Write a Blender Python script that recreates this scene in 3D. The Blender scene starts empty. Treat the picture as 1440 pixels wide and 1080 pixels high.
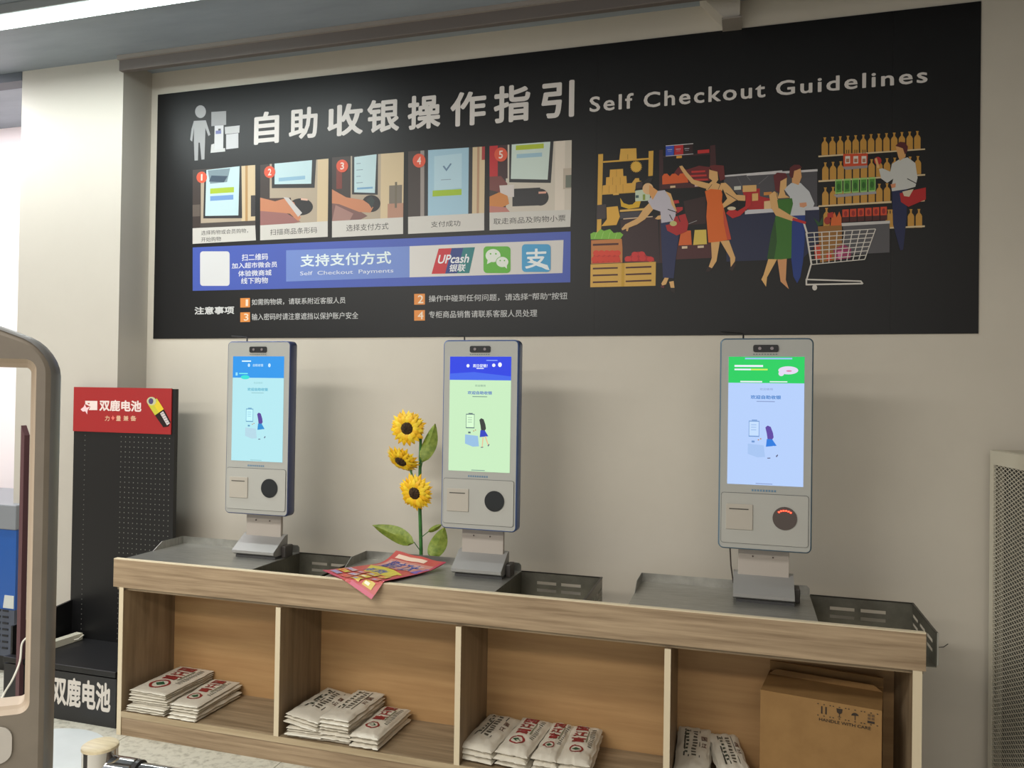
import bpy, bmesh, math, random
from mathutils import Vector, Matrix, noise
from mathutils.geometry import tessellate_polygon

# ------------------------------------------------------------------ camera, world, lights, exposure
sc = bpy.context.scene
CO = bpy.context.scene.collection
FPX = 1101.21
CP = Vector((0.25698, -3.61413, 1.59092))
CF = Vector((-0.2859717, 0.95818433, 0.01014744)).normalized()
CR = Vector((0.95817158, 0.28581108, 0.0148069)).normalized()
CD = Vector((0.01128749, 0.01395734, -0.99983888)).normalized()
cam = bpy.data.cameras.new('camera'); cam.sensor_width = 36; cam.lens = FPX/1440*36; cam.clip_start = .05
co = bpy.data.objects.new('camera', cam); CO.objects.link(co)
m = Matrix.Identity(4)
for i, v in enumerate((CR, -CD, -CF)):
    for j in range(3): m[j][i] = v[j]
m.translation = CP
co.matrix_world = m
sc.camera = co
w = bpy.data.worlds.new('world'); sc.world = w; w.use_nodes = True
w.node_tree.nodes['Background'].inputs[0].default_value = (.96, .97, 1.0, 1)
w.node_tree.nodes['Background'].inputs[1].default_value = .30
sc.view_settings.view_transform = 'Standard'; sc.view_settings.look = 'None'
EXPO = .95
sc.view_settings.exposure = EXPO; sc.view_settings.gamma = 1; sc.view_settings.use_curve_mapping = False
sc.cycles.max_bounces = 6
sc.cycles.use_denoising = True

def area(name, loc, sx, sy, power, color, rot=(0, 0, 0)):
    l = bpy.data.lights.new(name, 'AREA'); l.shape = 'RECTANGLE'; l.size = sx; l.size_y = sy
    l.energy = power; l.color = color
    o = bpy.data.objects.new(name, l); CO.objects.link(o); o.location = loc; o.rotation_euler = rot
    return o
area('ceiling_lamp_light', (-4.2, -.775, 3.292), 4.6, .06, 20, (.97, 1, 1))
area('store_lamp_light', (-2.6, -3.2, 3.3), 3.2, .6, 62, (1, .97, .90))
area('store_lamp_light', (-.2, -5.2, 3.3), 4.5, .5, 66, (1, .90, .76))
area('store_lamp_light', (-4.6, -5.6, 3.3), 3.2, .5, 50, (1, .95, .85))
area('side_room_light', (-5.0, -.35, 3.3), 2.0, .3, 26, (1, .93, .98), (math.radians(22), 0, 0))

# ------------------------------------------------------------------ helpers
def lin(c): return tuple(((x/255)/12.92 if x/255 <= .04045 else ((x/255+.055)/1.055)**2.4) for x in c)
def ray(u, v): return CF + CR*((u-720)/FPX) + CD*((v-540)/FPX)
def aty(u, v, y): r = ray(u, v); return CP + r*((y-CP.y)/r.y)
def atz(u, v, z): r = ray(u, v); return CP + r*((z-CP.z)/r.z)
_m = {}
def mat(c, rough=.6, metal=0, emit=0, name=None, spec=.5, coat=0, bump=0, bscale=200, alpha=1):
    key = (c, rough, metal, emit, spec, coat, bump, bscale, alpha)
    if key in _m: return _m[key]
    M = bpy.data.materials.new(name or 'paint'); M.use_nodes = True
    nt = M.node_tree; b = nt.nodes['Principled BSDF']; L = lin(c)+(1,)
    b.inputs['Base Color'].default_value = L; b.inputs['Roughness'].default_value = rough
    b.inputs['Metallic'].default_value = metal; b.inputs['Specular IOR Level'].default_value = spec
    b.inputs['Coat Weight'].default_value = coat
    b.inputs['Alpha'].default_value = alpha
    if emit:
        b.inputs['Emission Color'].default_value = L; b.inputs['Emission Strength'].default_value = emit
        b.inputs['Base Color'].default_value = (.01, .01, .01, 1)
    if bump:
        t = nt.nodes.new('ShaderNodeTexCoord'); n = nt.nodes.new('ShaderNodeTexNoise'); bp = nt.nodes.new('ShaderNodeBump')
        n.inputs['Scale'].default_value = bscale; n.inputs['Detail'].default_value = 4
        bp.inputs['Strength'].default_value = bump; bp.inputs['Distance'].default_value = .002
        nt.links.new(t.outputs['Object'], n.inputs['Vector']); nt.links.new(n.outputs['Fac'], bp.inputs['Height'])
        nt.links.new(bp.outputs['Normal'], b.inputs['Normal'])
    _m[key] = M; return M
def noisy(name, c1, c2, scale=(1, 1, 1), nscale=5, rough=.6, detail=6, metal=0, lo=.35, hi=.65, bump=0, spec=.5):
    M = bpy.data.materials.new(name); M.use_nodes = True; nt = M.node_tree; b = nt.nodes['Principled BSDF']
    t = nt.nodes.new('ShaderNodeTexCoord'); mp = nt.nodes.new('ShaderNodeMapping'); n = nt.nodes.new('ShaderNodeTexNoise')
    r = nt.nodes.new('ShaderNodeValToRGB')
    mp.inputs['Scale'].default_value = scale; n.inputs['Scale'].default_value = nscale; n.inputs['Detail'].default_value = detail
    n.inputs['Roughness'].default_value = .6
    r.color_ramp.elements[0].position = lo; r.color_ramp.elements[1].position = hi
    r.color_ramp.elements[0].color = lin(c1)+(1,); r.color_ramp.elements[1].color = lin(c2)+(1,)
    nt.links.new(t.outputs['Object'], mp.inputs['Vector']); nt.links.new(mp.outputs['Vector'], n.inputs['Vector'])
    nt.links.new(n.outputs['Fac'], r.inputs['Fac']); nt.links.new(r.outputs['Color'], b.inputs['Base Color'])
    b.inputs['Roughness'].default_value = rough; b.inputs['Metallic'].default_value = metal
    b.inputs['Specular IOR Level'].default_value = spec
    if bump:
        bp = nt.nodes.new('ShaderNodeBump'); bp.inputs['Strength'].default_value = bump; bp.inputs['Distance'].default_value = .003
        nt.links.new(n.outputs['Fac'], bp.inputs['Height']); nt.links.new(bp.outputs['Normal'], b.inputs['Normal'])
    return M

class MB:
    def __init__(s): s.v = []; s.f = []; s.m = []; s.mats = []
    def mi(s, M):
        if M not in s.mats: s.mats.append(M)
        return s.mats.index(M)
    def add(s, vs, fs, M=None):
        o = len(s.v); s.v += [tuple(x) for x in vs]; s.f += [tuple(i+o for i in f) for f in fs]
        s.m += [s.mi(M) if M else 0]*len(fs)
    def box(s, x0, x1, y0, y1, z0, z1, M=None, bev=0):
        if bev:
            bm = bmesh.new(); bmesh.ops.create_cube(bm, size=1)
            for v in bm.verts: v.co = Vector(((x0+x1)/2+v.co.x*(x1-x0), (y0+y1)/2+v.co.y*(y1-y0), (z0+z1)/2+v.co.z*(z1-z0)))
            bmesh.ops.bevel(bm, geom=bm.edges[:], offset=bev, segments=2, affect='EDGES', profile=.5)
            bm.verts.index_update()
            s.add([v.co[:] for v in bm.verts], [[v.index for v in f.verts] for f in bm.faces], M); bm.free(); return s
        v = [(x, y, z) for z in (z0, z1) for y in (y0, y1) for x in (x0, x1)]
        s.add(v, [(0, 2, 3, 1), (4, 5, 7, 6), (0, 1, 5, 4), (2, 6, 7, 3), (0, 4, 6, 2), (1, 3, 7, 5)], M); return s
    def prism(s, pts, axis, a, b, M=None):
        """2D polygon extruded along axis: 'y': pts are (x,z); 'x': (y,z); 'z': (x,y)"""
        def P(p, t): return {'y': (p[0], t, p[1]), 'x': (t, p[0], p[1]), 'z': (p[0], p[1], t)}[axis]
        n = len(pts); v = [P(p, a) for p in pts]+[P(p, b) for p in pts]
        f = [(i, (i+1) % n, (i+1) % n+n, i+n) for i in range(n)]+[tuple(range(n))[::-1], tuple(range(n, 2*n))]
        s.add(v, f, M); return s
    def tube(s, pts, r, n=10, M=None, closed=False):
        pts = [Vector(p) for p in pts]; rs = r if isinstance(r, (list, tuple)) else [r]*len(pts)
        vs = []; N = len(pts); up = None
        for i, p in enumerate(pts):
            d = (pts[min(i+1, N-1)]-pts[max(i-1, 0)]).normalized()
            if up is None: up = Vector((0, 0, 1)) if abs(d.z) < .9 else Vector((1, 0, 0))
            a = d.cross(up).normalized(); b = a.cross(d).normalized(); up = b
            for k in range(n):
                t = 2*math.pi*k/n; vs.append(p+a*(math.cos(t)*rs[i])+b*(math.sin(t)*rs[i]))
        fs = [(i*n+k, i*n+(k+1) % n, (i+1)*n+(k+1) % n, (i+1)*n+k) for i in range(N-1) for k in range(n)]
        fs += [tuple(range(n))[::-1], tuple(range((N-1)*n, N*n))]
        s.add(vs, fs, M); return s
    def loft(s, loops, M=None, close=False, cap=False):
        n = len(loops[0]); vs = [p for l in loops for p in l]; L = len(loops); fs = []
        for i in range(L if close else L-1):
            j = (i+1) % L
            fs += [(i*n+k, i*n+(k+1) % n, j*n+(k+1) % n, j*n+k) for k in range(n)]
        if cap: fs += [tuple(range(n))[::-1], tuple(range((L-1)*n, L*n))]
        s.add(vs, fs, M); return s
    def poly(s, pts3, M=None):
        v = [Vector(p) for p in pts3]
        fs = tessellate_polygon([v]); s.add(v, fs, M); return s
    def build(s, name, M=None, parent=None, local=False, smooth=False, **props):
        me = bpy.data.meshes.new(name); off = Vector((0, 0, 0)) if (local or parent is None) else base(parent)
        me.from_pydata([Vector(v)-off for v in s.v], [], s.f)
        if s.mats:
            for x in s.mats: me.materials.append(x or M)
            me.polygons.foreach_set('material_index', s.m)
        elif M: me.materials.append(M)
        if M and s.mats and M not in s.mats: pass
        bm = bmesh.new(); bm.from_mesh(me); 
        if props.pop('normals', True): bmesh.ops.recalc_face_normals(bm, faces=bm.faces)
        bm.to_mesh(me); bm.free()
        if smooth:
            me.polygons.foreach_set('use_smooth', [True]*len(me.polygons))
            try: me.set_sharp_from_angle(angle=math.radians(40))
            except Exception: pass
        o = bpy.data.objects.new(name, me); CO.objects.link(o)
        if parent: o.parent = parent
        for k, v in props.items(): o[k] = v
        return o
def base(o):
    p = Vector((0, 0, 0))
    while o: p += o.location; o = o.parent
    return p
def thing(name, label, cat, loc, rz=0, group=None):
    o = bpy.data.objects.new(name, None); CO.objects.link(o); o.location = loc; o.rotation_euler = (0, 0, rz)
    o.empty_display_size = .05; o['label'] = label; o['category'] = cat
    if group: o['group'] = group
    return o
def tag(o, label, cat, group=None):
    o['label'] = label; o['category'] = cat
    if group: o['group'] = group
    return o
def struct(o): o['kind'] = 'structure'; return o

# text -> normalised flat mesh, 0..1 bbox
_t = {}
def text_geo(s, bold=0, space=1.0, shear=0):
    k = (s, bold, space, shear)
    if k in _t: return _t[k]
    cu = bpy.data.curves.new('text', 'FONT'); cu.body = s; cu.space_character = space; cu.shear = shear
    cu.resolution_u = 3; cu.fill_mode = 'FRONT' if hasattr(cu, 'fill_mode') else cu.fill_mode
    o = bpy.data.objects.new('text', cu); CO.objects.link(o)
    dg = bpy.context.evaluated_depsgraph_get(); dg.update()
    me = bpy.data.meshes.new_from_object(o.evaluated_get(dg))
    vs = [v.co.copy() for v in me.vertices]; fs = [tuple(p.vertices) for p in me.polygons]
    bpy.data.objects.remove(o); bpy.data.meshes.remove(me); bpy.data.curves.remove(cu)
    if not vs: vs = [Vector((0, 0, 0)), Vector((1, 0, 0)), Vector((1, 1, 0))]; fs = [(0, 1, 2)]; print('NO GLYPHS', s)
    x0 = min(v.x for v in vs); x1 = max(v.x for v in vs); y0 = min(v.y for v in vs); y1 = max(v.y for v in vs)
    if bold:
        b0 = bold*1.0; V = []; Fc = []
        for k in range(9):
            dx, dy = (0, 0) if k == 8 else (b0*math.cos(k*math.pi/4), b0*math.sin(k*math.pi/4))
            o_ = len(V); V += [Vector((v.x+dx, v.y+dy, k*.00003)) for v in vs]; Fc += [tuple(i+o_ for i in f) for f in fs]
        vs, fs = V, Fc; x0 -= b0; x1 += b0; y0 -= b0; y1 += b0
    r = ([((v.x-x0)/(x1-x0+1e-9), (v.y-y0)/(y1-y0+1e-9), v.z) for v in vs], fs, (x1-x0)/(y1-y0+1e-9))
    _t[k] = r; return r

class Art(MB):
    """flat print on a plane: mp(px,py) -> 3D point on it; nrm = outward normal, layers are 0.25 mm apart"""
    def __init__(s, mp, nrm, rough=.45, emit=0, l0=1, eps=.00025):
        super().__init__(); s.mp = mp; s.n = Vector(nrm); s.rough = rough; s.emit = emit; s.l = l0; s.eps = eps
    def mt(s, c): return mat(tuple(c), s.rough, 0, s.emit, 'print_ink')
    def P(s, p): return s.mp(*p)+s.n*(s.eps*s.l)
    def pg(s, pts, c):
        s.poly([s.P(p) for p in pts], s.mt(c)); s.l += .15; return s
    def up(s, k=1): s.l += k; return s
    def circ(s, x, y, rx, ry=None, c=(0, 0, 0), n=24, a0=0, a1=360):
        ry = ry or rx
        return s.pg([(x+rx*math.cos(math.radians(a0+(a1-a0)*k/n)), y+ry*math.sin(math.radians(a0+(a1-a0)*k/n))) for k in range(n)], c)
    def line(s, a, b, w, c):
        dx, dy = b[0]-a[0], b[1]-a[1]; L = math.hypot(dx, dy); nx, ny = -dy/L*w/2, dx/L*w/2
        return s.pg([(a[0]+nx, a[1]+ny), (b[0]+nx, b[1]+ny), (b[0]-nx, b[1]-ny), (a[0]-nx, a[1]-ny)], c)
    def rrect(s, x0, y0, x1, y1, r, c):
        pts = []
        for cx, cy, a in ((x1-r, y0+r, -90), (x1-r, y1-r, 0), (x0+r, y1-r, 90), (x0+r, y0+r, 180)):
            for k in range(5): t = math.radians(a+k*22.5); pts.append((cx+r*math.cos(t), cy+r*math.sin(t)))
        return s.pg(pts, c)
    def text(s, t, bl, tr, c, bold=0, space=1.0, shear=0):
        """text filling the world rectangle whose bottom-left / top-right project from bl, tr"""
        vs, fs, _ = text_geo(t, bold, space, shear); A = s.P(bl); B = s.P(tr)
        hx = Vector((B.x-A.x, B.y-A.y, 0)); vz = B.z-A.z
        s.add([A+hx*u+Vector((0, 0, vz*v))+s.n*k for u, v, k in vs], fs, s.mt(c)); s.l += .15; return s
def quad(q):
    """bilinear map, (u,v) in 0..1 with v downwards, on corner list TL,TR,BR,BL"""
    def f(u, v):
        a = [q[0][i]*(1-u)+q[1][i]*u for i in (0, 1)]; b = [q[3][i]*(1-u)+q[2][i]*u for i in (0, 1)]
        return (a[0]*(1-v)+b[0]*v, a[1]*(1-v)+b[1]*v)
    return f

# ------------------------------------------------------------------ materials
WALL = noisy('wall_paint', (204, 197, 184), (211, 204, 191), (1, 1, 1), 1.3, .55)
WALLB = noisy('wall_paint_pale', (184, 178, 168), (190, 184, 174), (1, 1, 1), 1.2, .5)
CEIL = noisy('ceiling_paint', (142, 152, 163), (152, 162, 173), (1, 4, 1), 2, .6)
WOODH = noisy('laminate_oak_grain', (134, 113, 88), (174, 152, 124), (.35, 1, 9), 6, .5, 8)
WOODV = noisy('laminate_oak_vertical', (116, 98, 76), (148, 128, 102), (9, 3, .3), 6, .5, 8)
WOODS = noisy('laminate_oak_shelf', (124, 107, 84), (160, 141, 114), (.35, 8, 1), 6, .5, 8)
WOODK = noisy('back_board_orange', (168, 130, 86), (186, 149, 102), (.3, 1, 5), 4, .6, 6)
EDGE = mat((214, 200, 172), .5, name='edge_band')
STEEL = noisy('brushed_steel', (150, 149, 143), (176, 175, 169), (3, 60, 3), 4, .36, 6, .75)
STEELD = noisy('brushed_steel_dark', (112, 110, 100), (134, 132, 121), (3, 60, 3), 4, .38, 6, .75)
CHROME = mat((215, 215, 218), .08, 1, name='chrome')
BLACKP = mat((22, 22, 24), .35, name='black_plastic')
TERR = noisy('terrazzo_tile', (142, 138, 126), (192, 189, 176), (1, 1, 1), 28, .4, 12, lo=.3, hi=.52)

# ------------------------------------------------------------------ setting
ZC = 3.35
fl = struct(MB().box(-7.2, 2.8, -7, 2.6, -.12, -.008).build('floor', mat((120, 114, 100), .8)))
tm = None
for i in range(-5, 4):
    for j in range(-3, 5):
        x0 = -1.62+.8*i; y0 = -3.5+.8*j
        if tm is None:
            b = MB().box(0, .797, 0, .797, -.01, 0, bev=.0008); o = b.build('tile', TERR, fl, local=True); tm = o.data
        else:
            o = bpy.data.objects.new('tile', tm); CO.objects.link(o); o.parent = fl
        o.location = (x0, y0, 0)
struct(MB().box(-3.66, 2.8, 0, .15, -.1, ZC+.3).build('wall_back', WALL))
struct(MB().box(-3.655, -2.958, -.21, .0, 0, ZC).build('wall_column', WALLB))
struct(MB().box(-7.2, -3.5, .52, .67, -.1, ZC+.3).build('wall_side_room', mat((236, 226, 226), .6, name='side_room_paint')))
struct(MB().box(-3.66, -3.5, .15, .52, -.1, ZC+.3).build('wall_side_room_return', mat((222, 216, 210), .6)))
struct(MB().box(-7.35, -7.2, -7, .67, -.1, ZC+.3).build('wall_left', WALLB))
struct(MB().box(2.8, 2.95, -7, .15, -.1, ZC+.3).build('wall_right', mat((120, 108, 92), .7)))
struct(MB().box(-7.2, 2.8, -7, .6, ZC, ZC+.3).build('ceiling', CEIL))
tr1 = struct(MB().box(-2.966, 2.8, -.235, -.20, ZC-.078, ZC-.001, bev=.004).build('trim_1', mat((112, 105, 102), .6)))
struct(MB().box(-2.966, 2.8, -.25, -.198, ZC-.022, ZC-.0005).build('trim_2', mat((150, 143, 138), .6)))
struct(MB().box(-7.2, -3.66, -.21, -.12, ZC-.05, ZC-.001).build('trim_3', mat((84, 90, 98), .6)))
# skirt where the column meets the floor is hidden; linear lamp on the ceiling
lt = thing('ceiling_light', 'long white linear lamp on the ceiling at upper left', 'light', (-4.2, -.775, 3.3))
MB().box(-6.5, -1.9, -.845, -.705, 3.305, ZC-.0005, bev=.004).build('housing', mat((150, 155, 158), .5), lt)
MB().box(-6.48, -1.92, -.82, -.73, 3.296, 3.3048).build('diffuser', mat((236, 255, 250), .5, 0, 9, name='lamp_diffuser'), lt)
# small white bracket hanging down to the poster top
br = thing('wall_bracket', 'white tapered bracket hanging above the black poster', 'bracket', (.19, -.05, 3.22))
MB().prism([(.04, ZC), (.215, ZC), (.215, 3.235), (.155, 3.225)], 'y', -.11, -.001).build('body', mat((196, 190, 180), .5), br)
MB().box(.140, .222, -.125, 0, 3.218, 3.226).build('foot_plate', mat((150, 143, 136), .5), br)

# ------------------------------------------------------------------ poster
PX0, PX1, PZ0, PZ1 = -2.913, 1.166, 1.858, 3.224
po = thing('poster', 'large black self checkout guidelines poster on the wall above the kiosks', 'poster', (-.87, -.004, 1.858))
PB = mat((13, 13, 15), .42, spec=.42, name='poster_black')
for a, b in ((PX0, aty(838, 300, 0).x-.0002), (aty(838, 300, 0).x+.0002, aty(1253, 300, 0).x-.0002), (aty(1253, 300, 0).x+.0002, PX1)):
    MB().box(a, b, -.005, -.0005, PZ0, PZ1).build('panel', PB, po)
pmap = lambda u, v: aty(u, v, -.005)
def A(l0=1): return Art(pmap, (0, -1, 0), .42, 0, l0)
WHT = (222, 216, 212)
a = A()
for ch, bl, tr in (('自', (357, 204), (393, 155)), ('助', (406, 197), (447, 149)), ('收', (460, 193), (511, 143.5)), ('银', (516, 188), (562, 137)),
                   ('操', (573, 183.5), (620, 131)), ('作', (633, 179), (684, 126)), ('指', (694, 174), (746, 117)), ('引', (761, 168), (808, 112))):
    a.text(ch, bl, tr, WHT, bold=.028)
a.build('chinese_heading', None, po, normals=False, label='large white Chinese heading characters')
a = A()
for t, bl, tr in (('Self', (829, 158), (891, 130.5)), ('Checkout', (905, 152), (1076.5, 114)), ('Guidelines', (1091, 135), (1304.5, 94))):
    a = A(); a.text(t, bl, tr, WHT, .018, 1.18); a.build('english_heading', None, po, normals=False)
# person and till icon
Z2 = lambda *q: [(200+x/3.6, 120+y/3.6) for x, y in q]
a = A(); G = (160, 160, 162)
a.circ(282, 157, 7.6, 9, G)
a.pg(Z2((262, 180), (322, 177), (345, 250), (335, 257), (320, 215), (318, 290), (315, 375), (300, 376), (292, 290), (285, 290), (282, 380), (265, 381), (262, 290), (262, 215), (253, 285), (243, 276), (250, 220)), G)
a.pg(Z2((350, 135), (425, 130), (425, 200), (350, 207)), (150, 150, 152)).pg(Z2((350, 300), (365, 295), (365, 322), (420, 318), (420, 335), (346, 342)), (200, 200, 200))
a.pg(Z2((367, 205), (412, 202), (410, 323), (365, 326)), (205, 205, 208)).pg(Z2((372, 230), (400, 228), (400, 245), (372, 247)), (110, 115, 170)).pg(Z2((385, 220), (398, 219), (398, 228), (385, 229)), (60, 60, 60))
a.pg(Z2((418, 211), (494, 203), (492, 240), (420, 247)), (190, 190, 192)).pg(Z2((425, 249), (487, 242), (487, 317), (425, 324)), (200, 200, 204))
a.build('icon', None, po, normals=False, label='grey icon of a person at a till')
# step photos
steps = [
 ([(271, 239), (359, 232), (359, 317), (271, 321)], [(271, 321), (359, 317), (360, 338), (271, 343)]),
 ([(366, 232), (462, 223), (461, 311), (366, 317)], [(366, 317), (461, 311), (461, 333), (366, 338)]),
 ([(467, 221.5), (568, 214), (567, 305.5), (467, 311)], [(467, 311), (567, 305.5), (567, 329), (467, 334)]),
 ([(574, 213), (682, 206), (681, 299.5), (574, 305)], [(574, 305), (681, 299.5), (681, 324), (574, 329)]),
 ([(688.5, 205.5), (804, 197), (803, 295), (688.5, 299)], [(688.5, 299), (803, 295), (802, 319), (688.5, 324)])]
caps = [[('选择购物或会员购物，', (283, 331), (349, 321)), ('开始购物', (283, 340.5), (311, 332.5))], [('扫描商品条形码', (380, 331), (446, 319))],
        [('选择支付方式', (487, 325.5), (546.5, 313))], [('支付成功', (606, 320), (647.5, 309.5))], [('取走商品及购物小票', (694, 316), (795.5, 302))]]
nums = [(284, 249.5, 8, '1'), (379.5, 242, 8.5, '2'), (481.5, 233.5, 9, '3'), (589.5, 226, 9.8, '4'), (704.5, 217.5, 10, '5')]
SK = (196, 128, 92); CRM = (208, 186, 150); BGE = (176, 160, 140); SCR = (190, 216, 222); DK = (34, 34, 38)
for i, (q, cq) in enumerate(steps):
    a = A(); f = quad(q)
    def R(u0, v0, u1, v1, c): a.pg([f(u0, v0), f(u1, v0), f(u1, v1), f(u0, v1)], c)
    def PG(pts, c): a.pg([f(*p) for p in pts], c)
    R(0, 0, 1, 1, (58, 46, 42))
    if i == 0:
        R(.13, .05, .80, 1, BGE); R(.78, 0, 1, 1, CRM); R(.84, 0, .88, 1, (180, 140, 90)); R(.93, .5, 1, .85, (50, 46, 48))
        PG([(.19, .02), (.78, 0), (.79, .87), (.17, .84)], DK); PG([(.22, .02), (.75, 0), (.73, .82), (.20, .80)], SCR)
        PG([(.24, .03), (.60, .02), (.55, .25), (.28, .26)], (120, 140, 150)); PG([(.30, .12), (.56, .15), (.50, .25), (.26, .22)], (50, 70, 90))
        R(.28, .34, .66, .43, (166, 190, 40)); R(.28, .47, .65, .55, (110, 150, 205)); R(.12, .92, 1, 1, (70, 62, 58)); R(.0, .6, .12, .8, (96, 84, 76))
    elif i == 1:
        R(.14, 0, .95, 1, BGE); R(.84, 0, 1, 1, CRM); PG([(.17, 0), (.82, 0), (.80, .45), (.17, .40)], DK); PG([(.21, 0), (.76, 0), (.75, .38), (.21, .34)], SCR)
        R(.27, .24, .66, .30, (140, 180, 205)); a.circ(*f(.60, .74), 17, 12, (28, 26, 28)); PG([(.1, .56), (.45, .58), (.5, .9), (.1, 1)], (70, 50, 44))
        PG([(0, .72), (.35, .80), (.6, .98), (.5, 1), (0, 1)], (150, 100, 96))
        PG([(0, .54), (.22, .62), (.38, .58), (.50, .66), (.60, .92), (.56, .97), (.44, .84), (.34, .82), (0, .76)], SK)
        PG([(.34, .56), (.42, .58), (.62, .84), (.56, .90)], (196, 192, 190)); PG([(.6, .6), (.70, .62), (.70, .65), (.6, .63)], (220, 180, 160))
    elif i == 2:
        R(.26, 0, .70, 1, BGE); R(.68, 0, 1, 1, CRM); R(.80, .5, .98, .8, (120, 110, 98)); R(.78, .78, 1, 1, (178, 132, 110)); R(.88, .45, .91, .85, (110, 100, 84))
        PG([(.28, 0), (.64, 0), (.64, .63), (.28, .60)], DK); PG([(.31, .02), (.62, 0), (.60, .60), (.31, .57)], SCR)
        for k in range(4): R(.34, .12+.1*k, .40+.03*(k % 2), .13+.1*k, (120, 140, 160))
        R(.35, .50, .57, .53, (120, 165, 200)); R(.06, .1, .14, .5, (120, 50, 40)); a.circ(*f(.55, .76), 13, 12, (34, 30, 32))
        PG([(0, .7), (.3, .8), (.5, .95), (.4, 1), (0, 1)], (120, 84, 80)); PG([(.05, .75), (.3, .9), (.25, 1), (0, 1)], (160, 120, 112))
        PG([(0, .50), (.2, .64), (.44, .70), (.58, .82), (.54, .90), (.38, .88), (.1, .74), (0, .72)], SK); PG([(.48, .7), (.55, .64), (.60, .72), (.56, .84)], (40, 52, 52))
    elif i == 3:
        R(.16, 0, .21, 1, (150, 140, 135)); R(.22, 0, .84, 1, DK); R(.84, 0, 1, 1, CRM); R(.90, 0, .93, 1, (180, 140, 110)); R(.96, 0, 1, .2, (170, 50, 50))
        PG([(.26, 0), (.79, 0), (.79, 1), (.26, 1)], (160, 196, 216)); PG([(.34, .1), (.7, .08), (.7, .6), (.34, .62)], (180, 210, 224))
        PG([(.45, .26), (.47, .25), (.50, .30), (.55, .22), (.57, .23), (.50, .34)], (100, 130, 160)); R(.43, .46, .56, .47, (130, 150, 170))
        R(.32, .62, .70, .71, (160, 190, 30))
    else:
        R(.20, 0, 1, 1, (206, 196, 182)); R(0, 0, .10, .5, (190, 28, 36)); R(.10, 0, .22, .5, (60, 30, 34)); R(.80, 0, .92, 1, (222, 210, 196)); R(.9, .4, 1, .7, (190, 176, 160)); R(.93, .5, 1, .68, (110, 116, 104))
        PG([(.24, 0), (.78, 0), (.75, .60), (.24, .56)], DK); PG([(.27, 0), (.74, 0), (.71, .55), (.26, .51)], (206, 222, 214))
        R(.32, .02, .66, .09, (178, 194, 40)); R(.33, .15, .64, .21, (160, 196, 214))
        a.circ(*f(.62, .80), 12, 12, (30, 28, 32)); R(.28, .66, .62, .92, (30, 28, 32)); PG([(.6, .72), (.7, .72), (.69, .75), (.6, .75)], (220, 160, 140))
        PG([(0, .46), (.14, .46), (.22, .58), (.18, .72), (0, .66)], (120, 60, 56)); PG([(.12, .60), (.30, .60), (.30, .78), (.14, .78)], (214, 204, 200))
        PG([(0, .76), (.12, .70), (.22, .76), (.24, .88), (.1, .96), (0, .92)], (206, 130, 60)); PG([(0, .9), (.2, .93), (.25, 1), (0, 1)], (190, 120, 110))
    ph = a.build('step_photo', None, po, normals=False)
    a = A(3.2); a.pg(cq, (206, 202, 196)).up(.4)
    for t, bl, tr in caps[i]: a.text(t, bl, tr, (50, 46, 46), 0)
    a.build('caption', None, ph, normals=False)
    a = A(7); x, y, r, n = nums[i]; a.circ(x, y, r*.92, r, (222, 84, 52)).up(.5).text(n, (x-r*(.3 if n != '1' else .15), y+r*.58), (x+r*(.3 if n != '1' else .15), y-r*.58), (240, 215, 205), .02)
    a.build('number_disc', None, ph, normals=False, label='orange disc with number %s' % n)
# payment banner
a = A(); a.pg([(271, 348), (802.5, 325.5), (802, 397), (271, 409)], (66, 88, 178))
bn = a.build('payment_banner', None, po, normals=False, label='blue payment method banner')
a = A(2); a.rrect(281.5, 353.5, 323, 402, 4, (214, 214, 216)); a.build('white_card', None, bn, normals=False)
a = A(2)
for t, bl, tr in (('扫二维码', (340, 367), (377, 356)), ('加入超市微会员', (326, 378), (390, 367.5)), ('体验微商城', (335, 389), (382, 379)), ('线下购物', (339, 399.5), (377, 389.5))): a.text(t, bl, tr, (226, 228, 235), .012)
a.pg([(402.5, 352), (576, 346.3), (576, 390), (402.5, 396)], (110, 136, 204)).up(1)
a.text('支持支付方式', (422.5, 375.5), (550.5, 353), (224, 236, 240), .022, 1.05).text('Self  Checkout  Payments', (422, 389), (553.5, 377.5), (214, 220, 236), .006)
a.build('banner_text', None, bn, normals=False)
a = A(2); a.pg([(576, 346.2), (792.5, 337.5), (791, 384), (576, 390)], (214, 210, 206))
wp = a.build('logo_panel', None, bn, normals=False)
a = A(4); q = quad([(617, 349.7), (668, 347.7), (660, 384), (607, 385.2)])
a.pg([q(0, 0), q(.40, 0), q(.40, 1), q(0, 1)], (196, 36, 48)).pg([q(.36, 0), q(.70, 0), q(.70, 1), q(.36, 1)], (28, 56, 128)).pg([q(.68, 0), q(1, 0), q(1, 1), q(.68, 1)], (22, 120, 122)).up(.6)
a.text('UPcash', (616, 371), (660, 357), (232, 232, 236), .02, 1, .25).text('银联', (632, 382.5), (655, 371), (232, 232, 236), .02, 1, .2)
a.rrect(680, 346.5, 718, 384, 5, (92, 176, 48)).up(.4)
a.circ(693.5, 359.5, 10.5, 9.2, (226, 232, 222)).circ(690, 357, 1.2, 1.2, (92, 176, 48)).circ(697.5, 357, 1.2, 1.2, (92, 176, 48)).pg([(686, 365), (692, 368), (685, 371.5)], (226, 232, 222))
a.circ(706.5, 368.5, 9.3, 8, (92, 176, 48)).circ(706.5, 368.5, 8.5, 7.2, (226, 232, 222)).circ(703.5, 366.5, 1, 1, (92, 176, 48)).circ(709.5, 366.5, 1, 1, (92, 176, 48)).pg([(709, 374.5), (713, 373), (713, 378)], (226, 232, 222))
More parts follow.
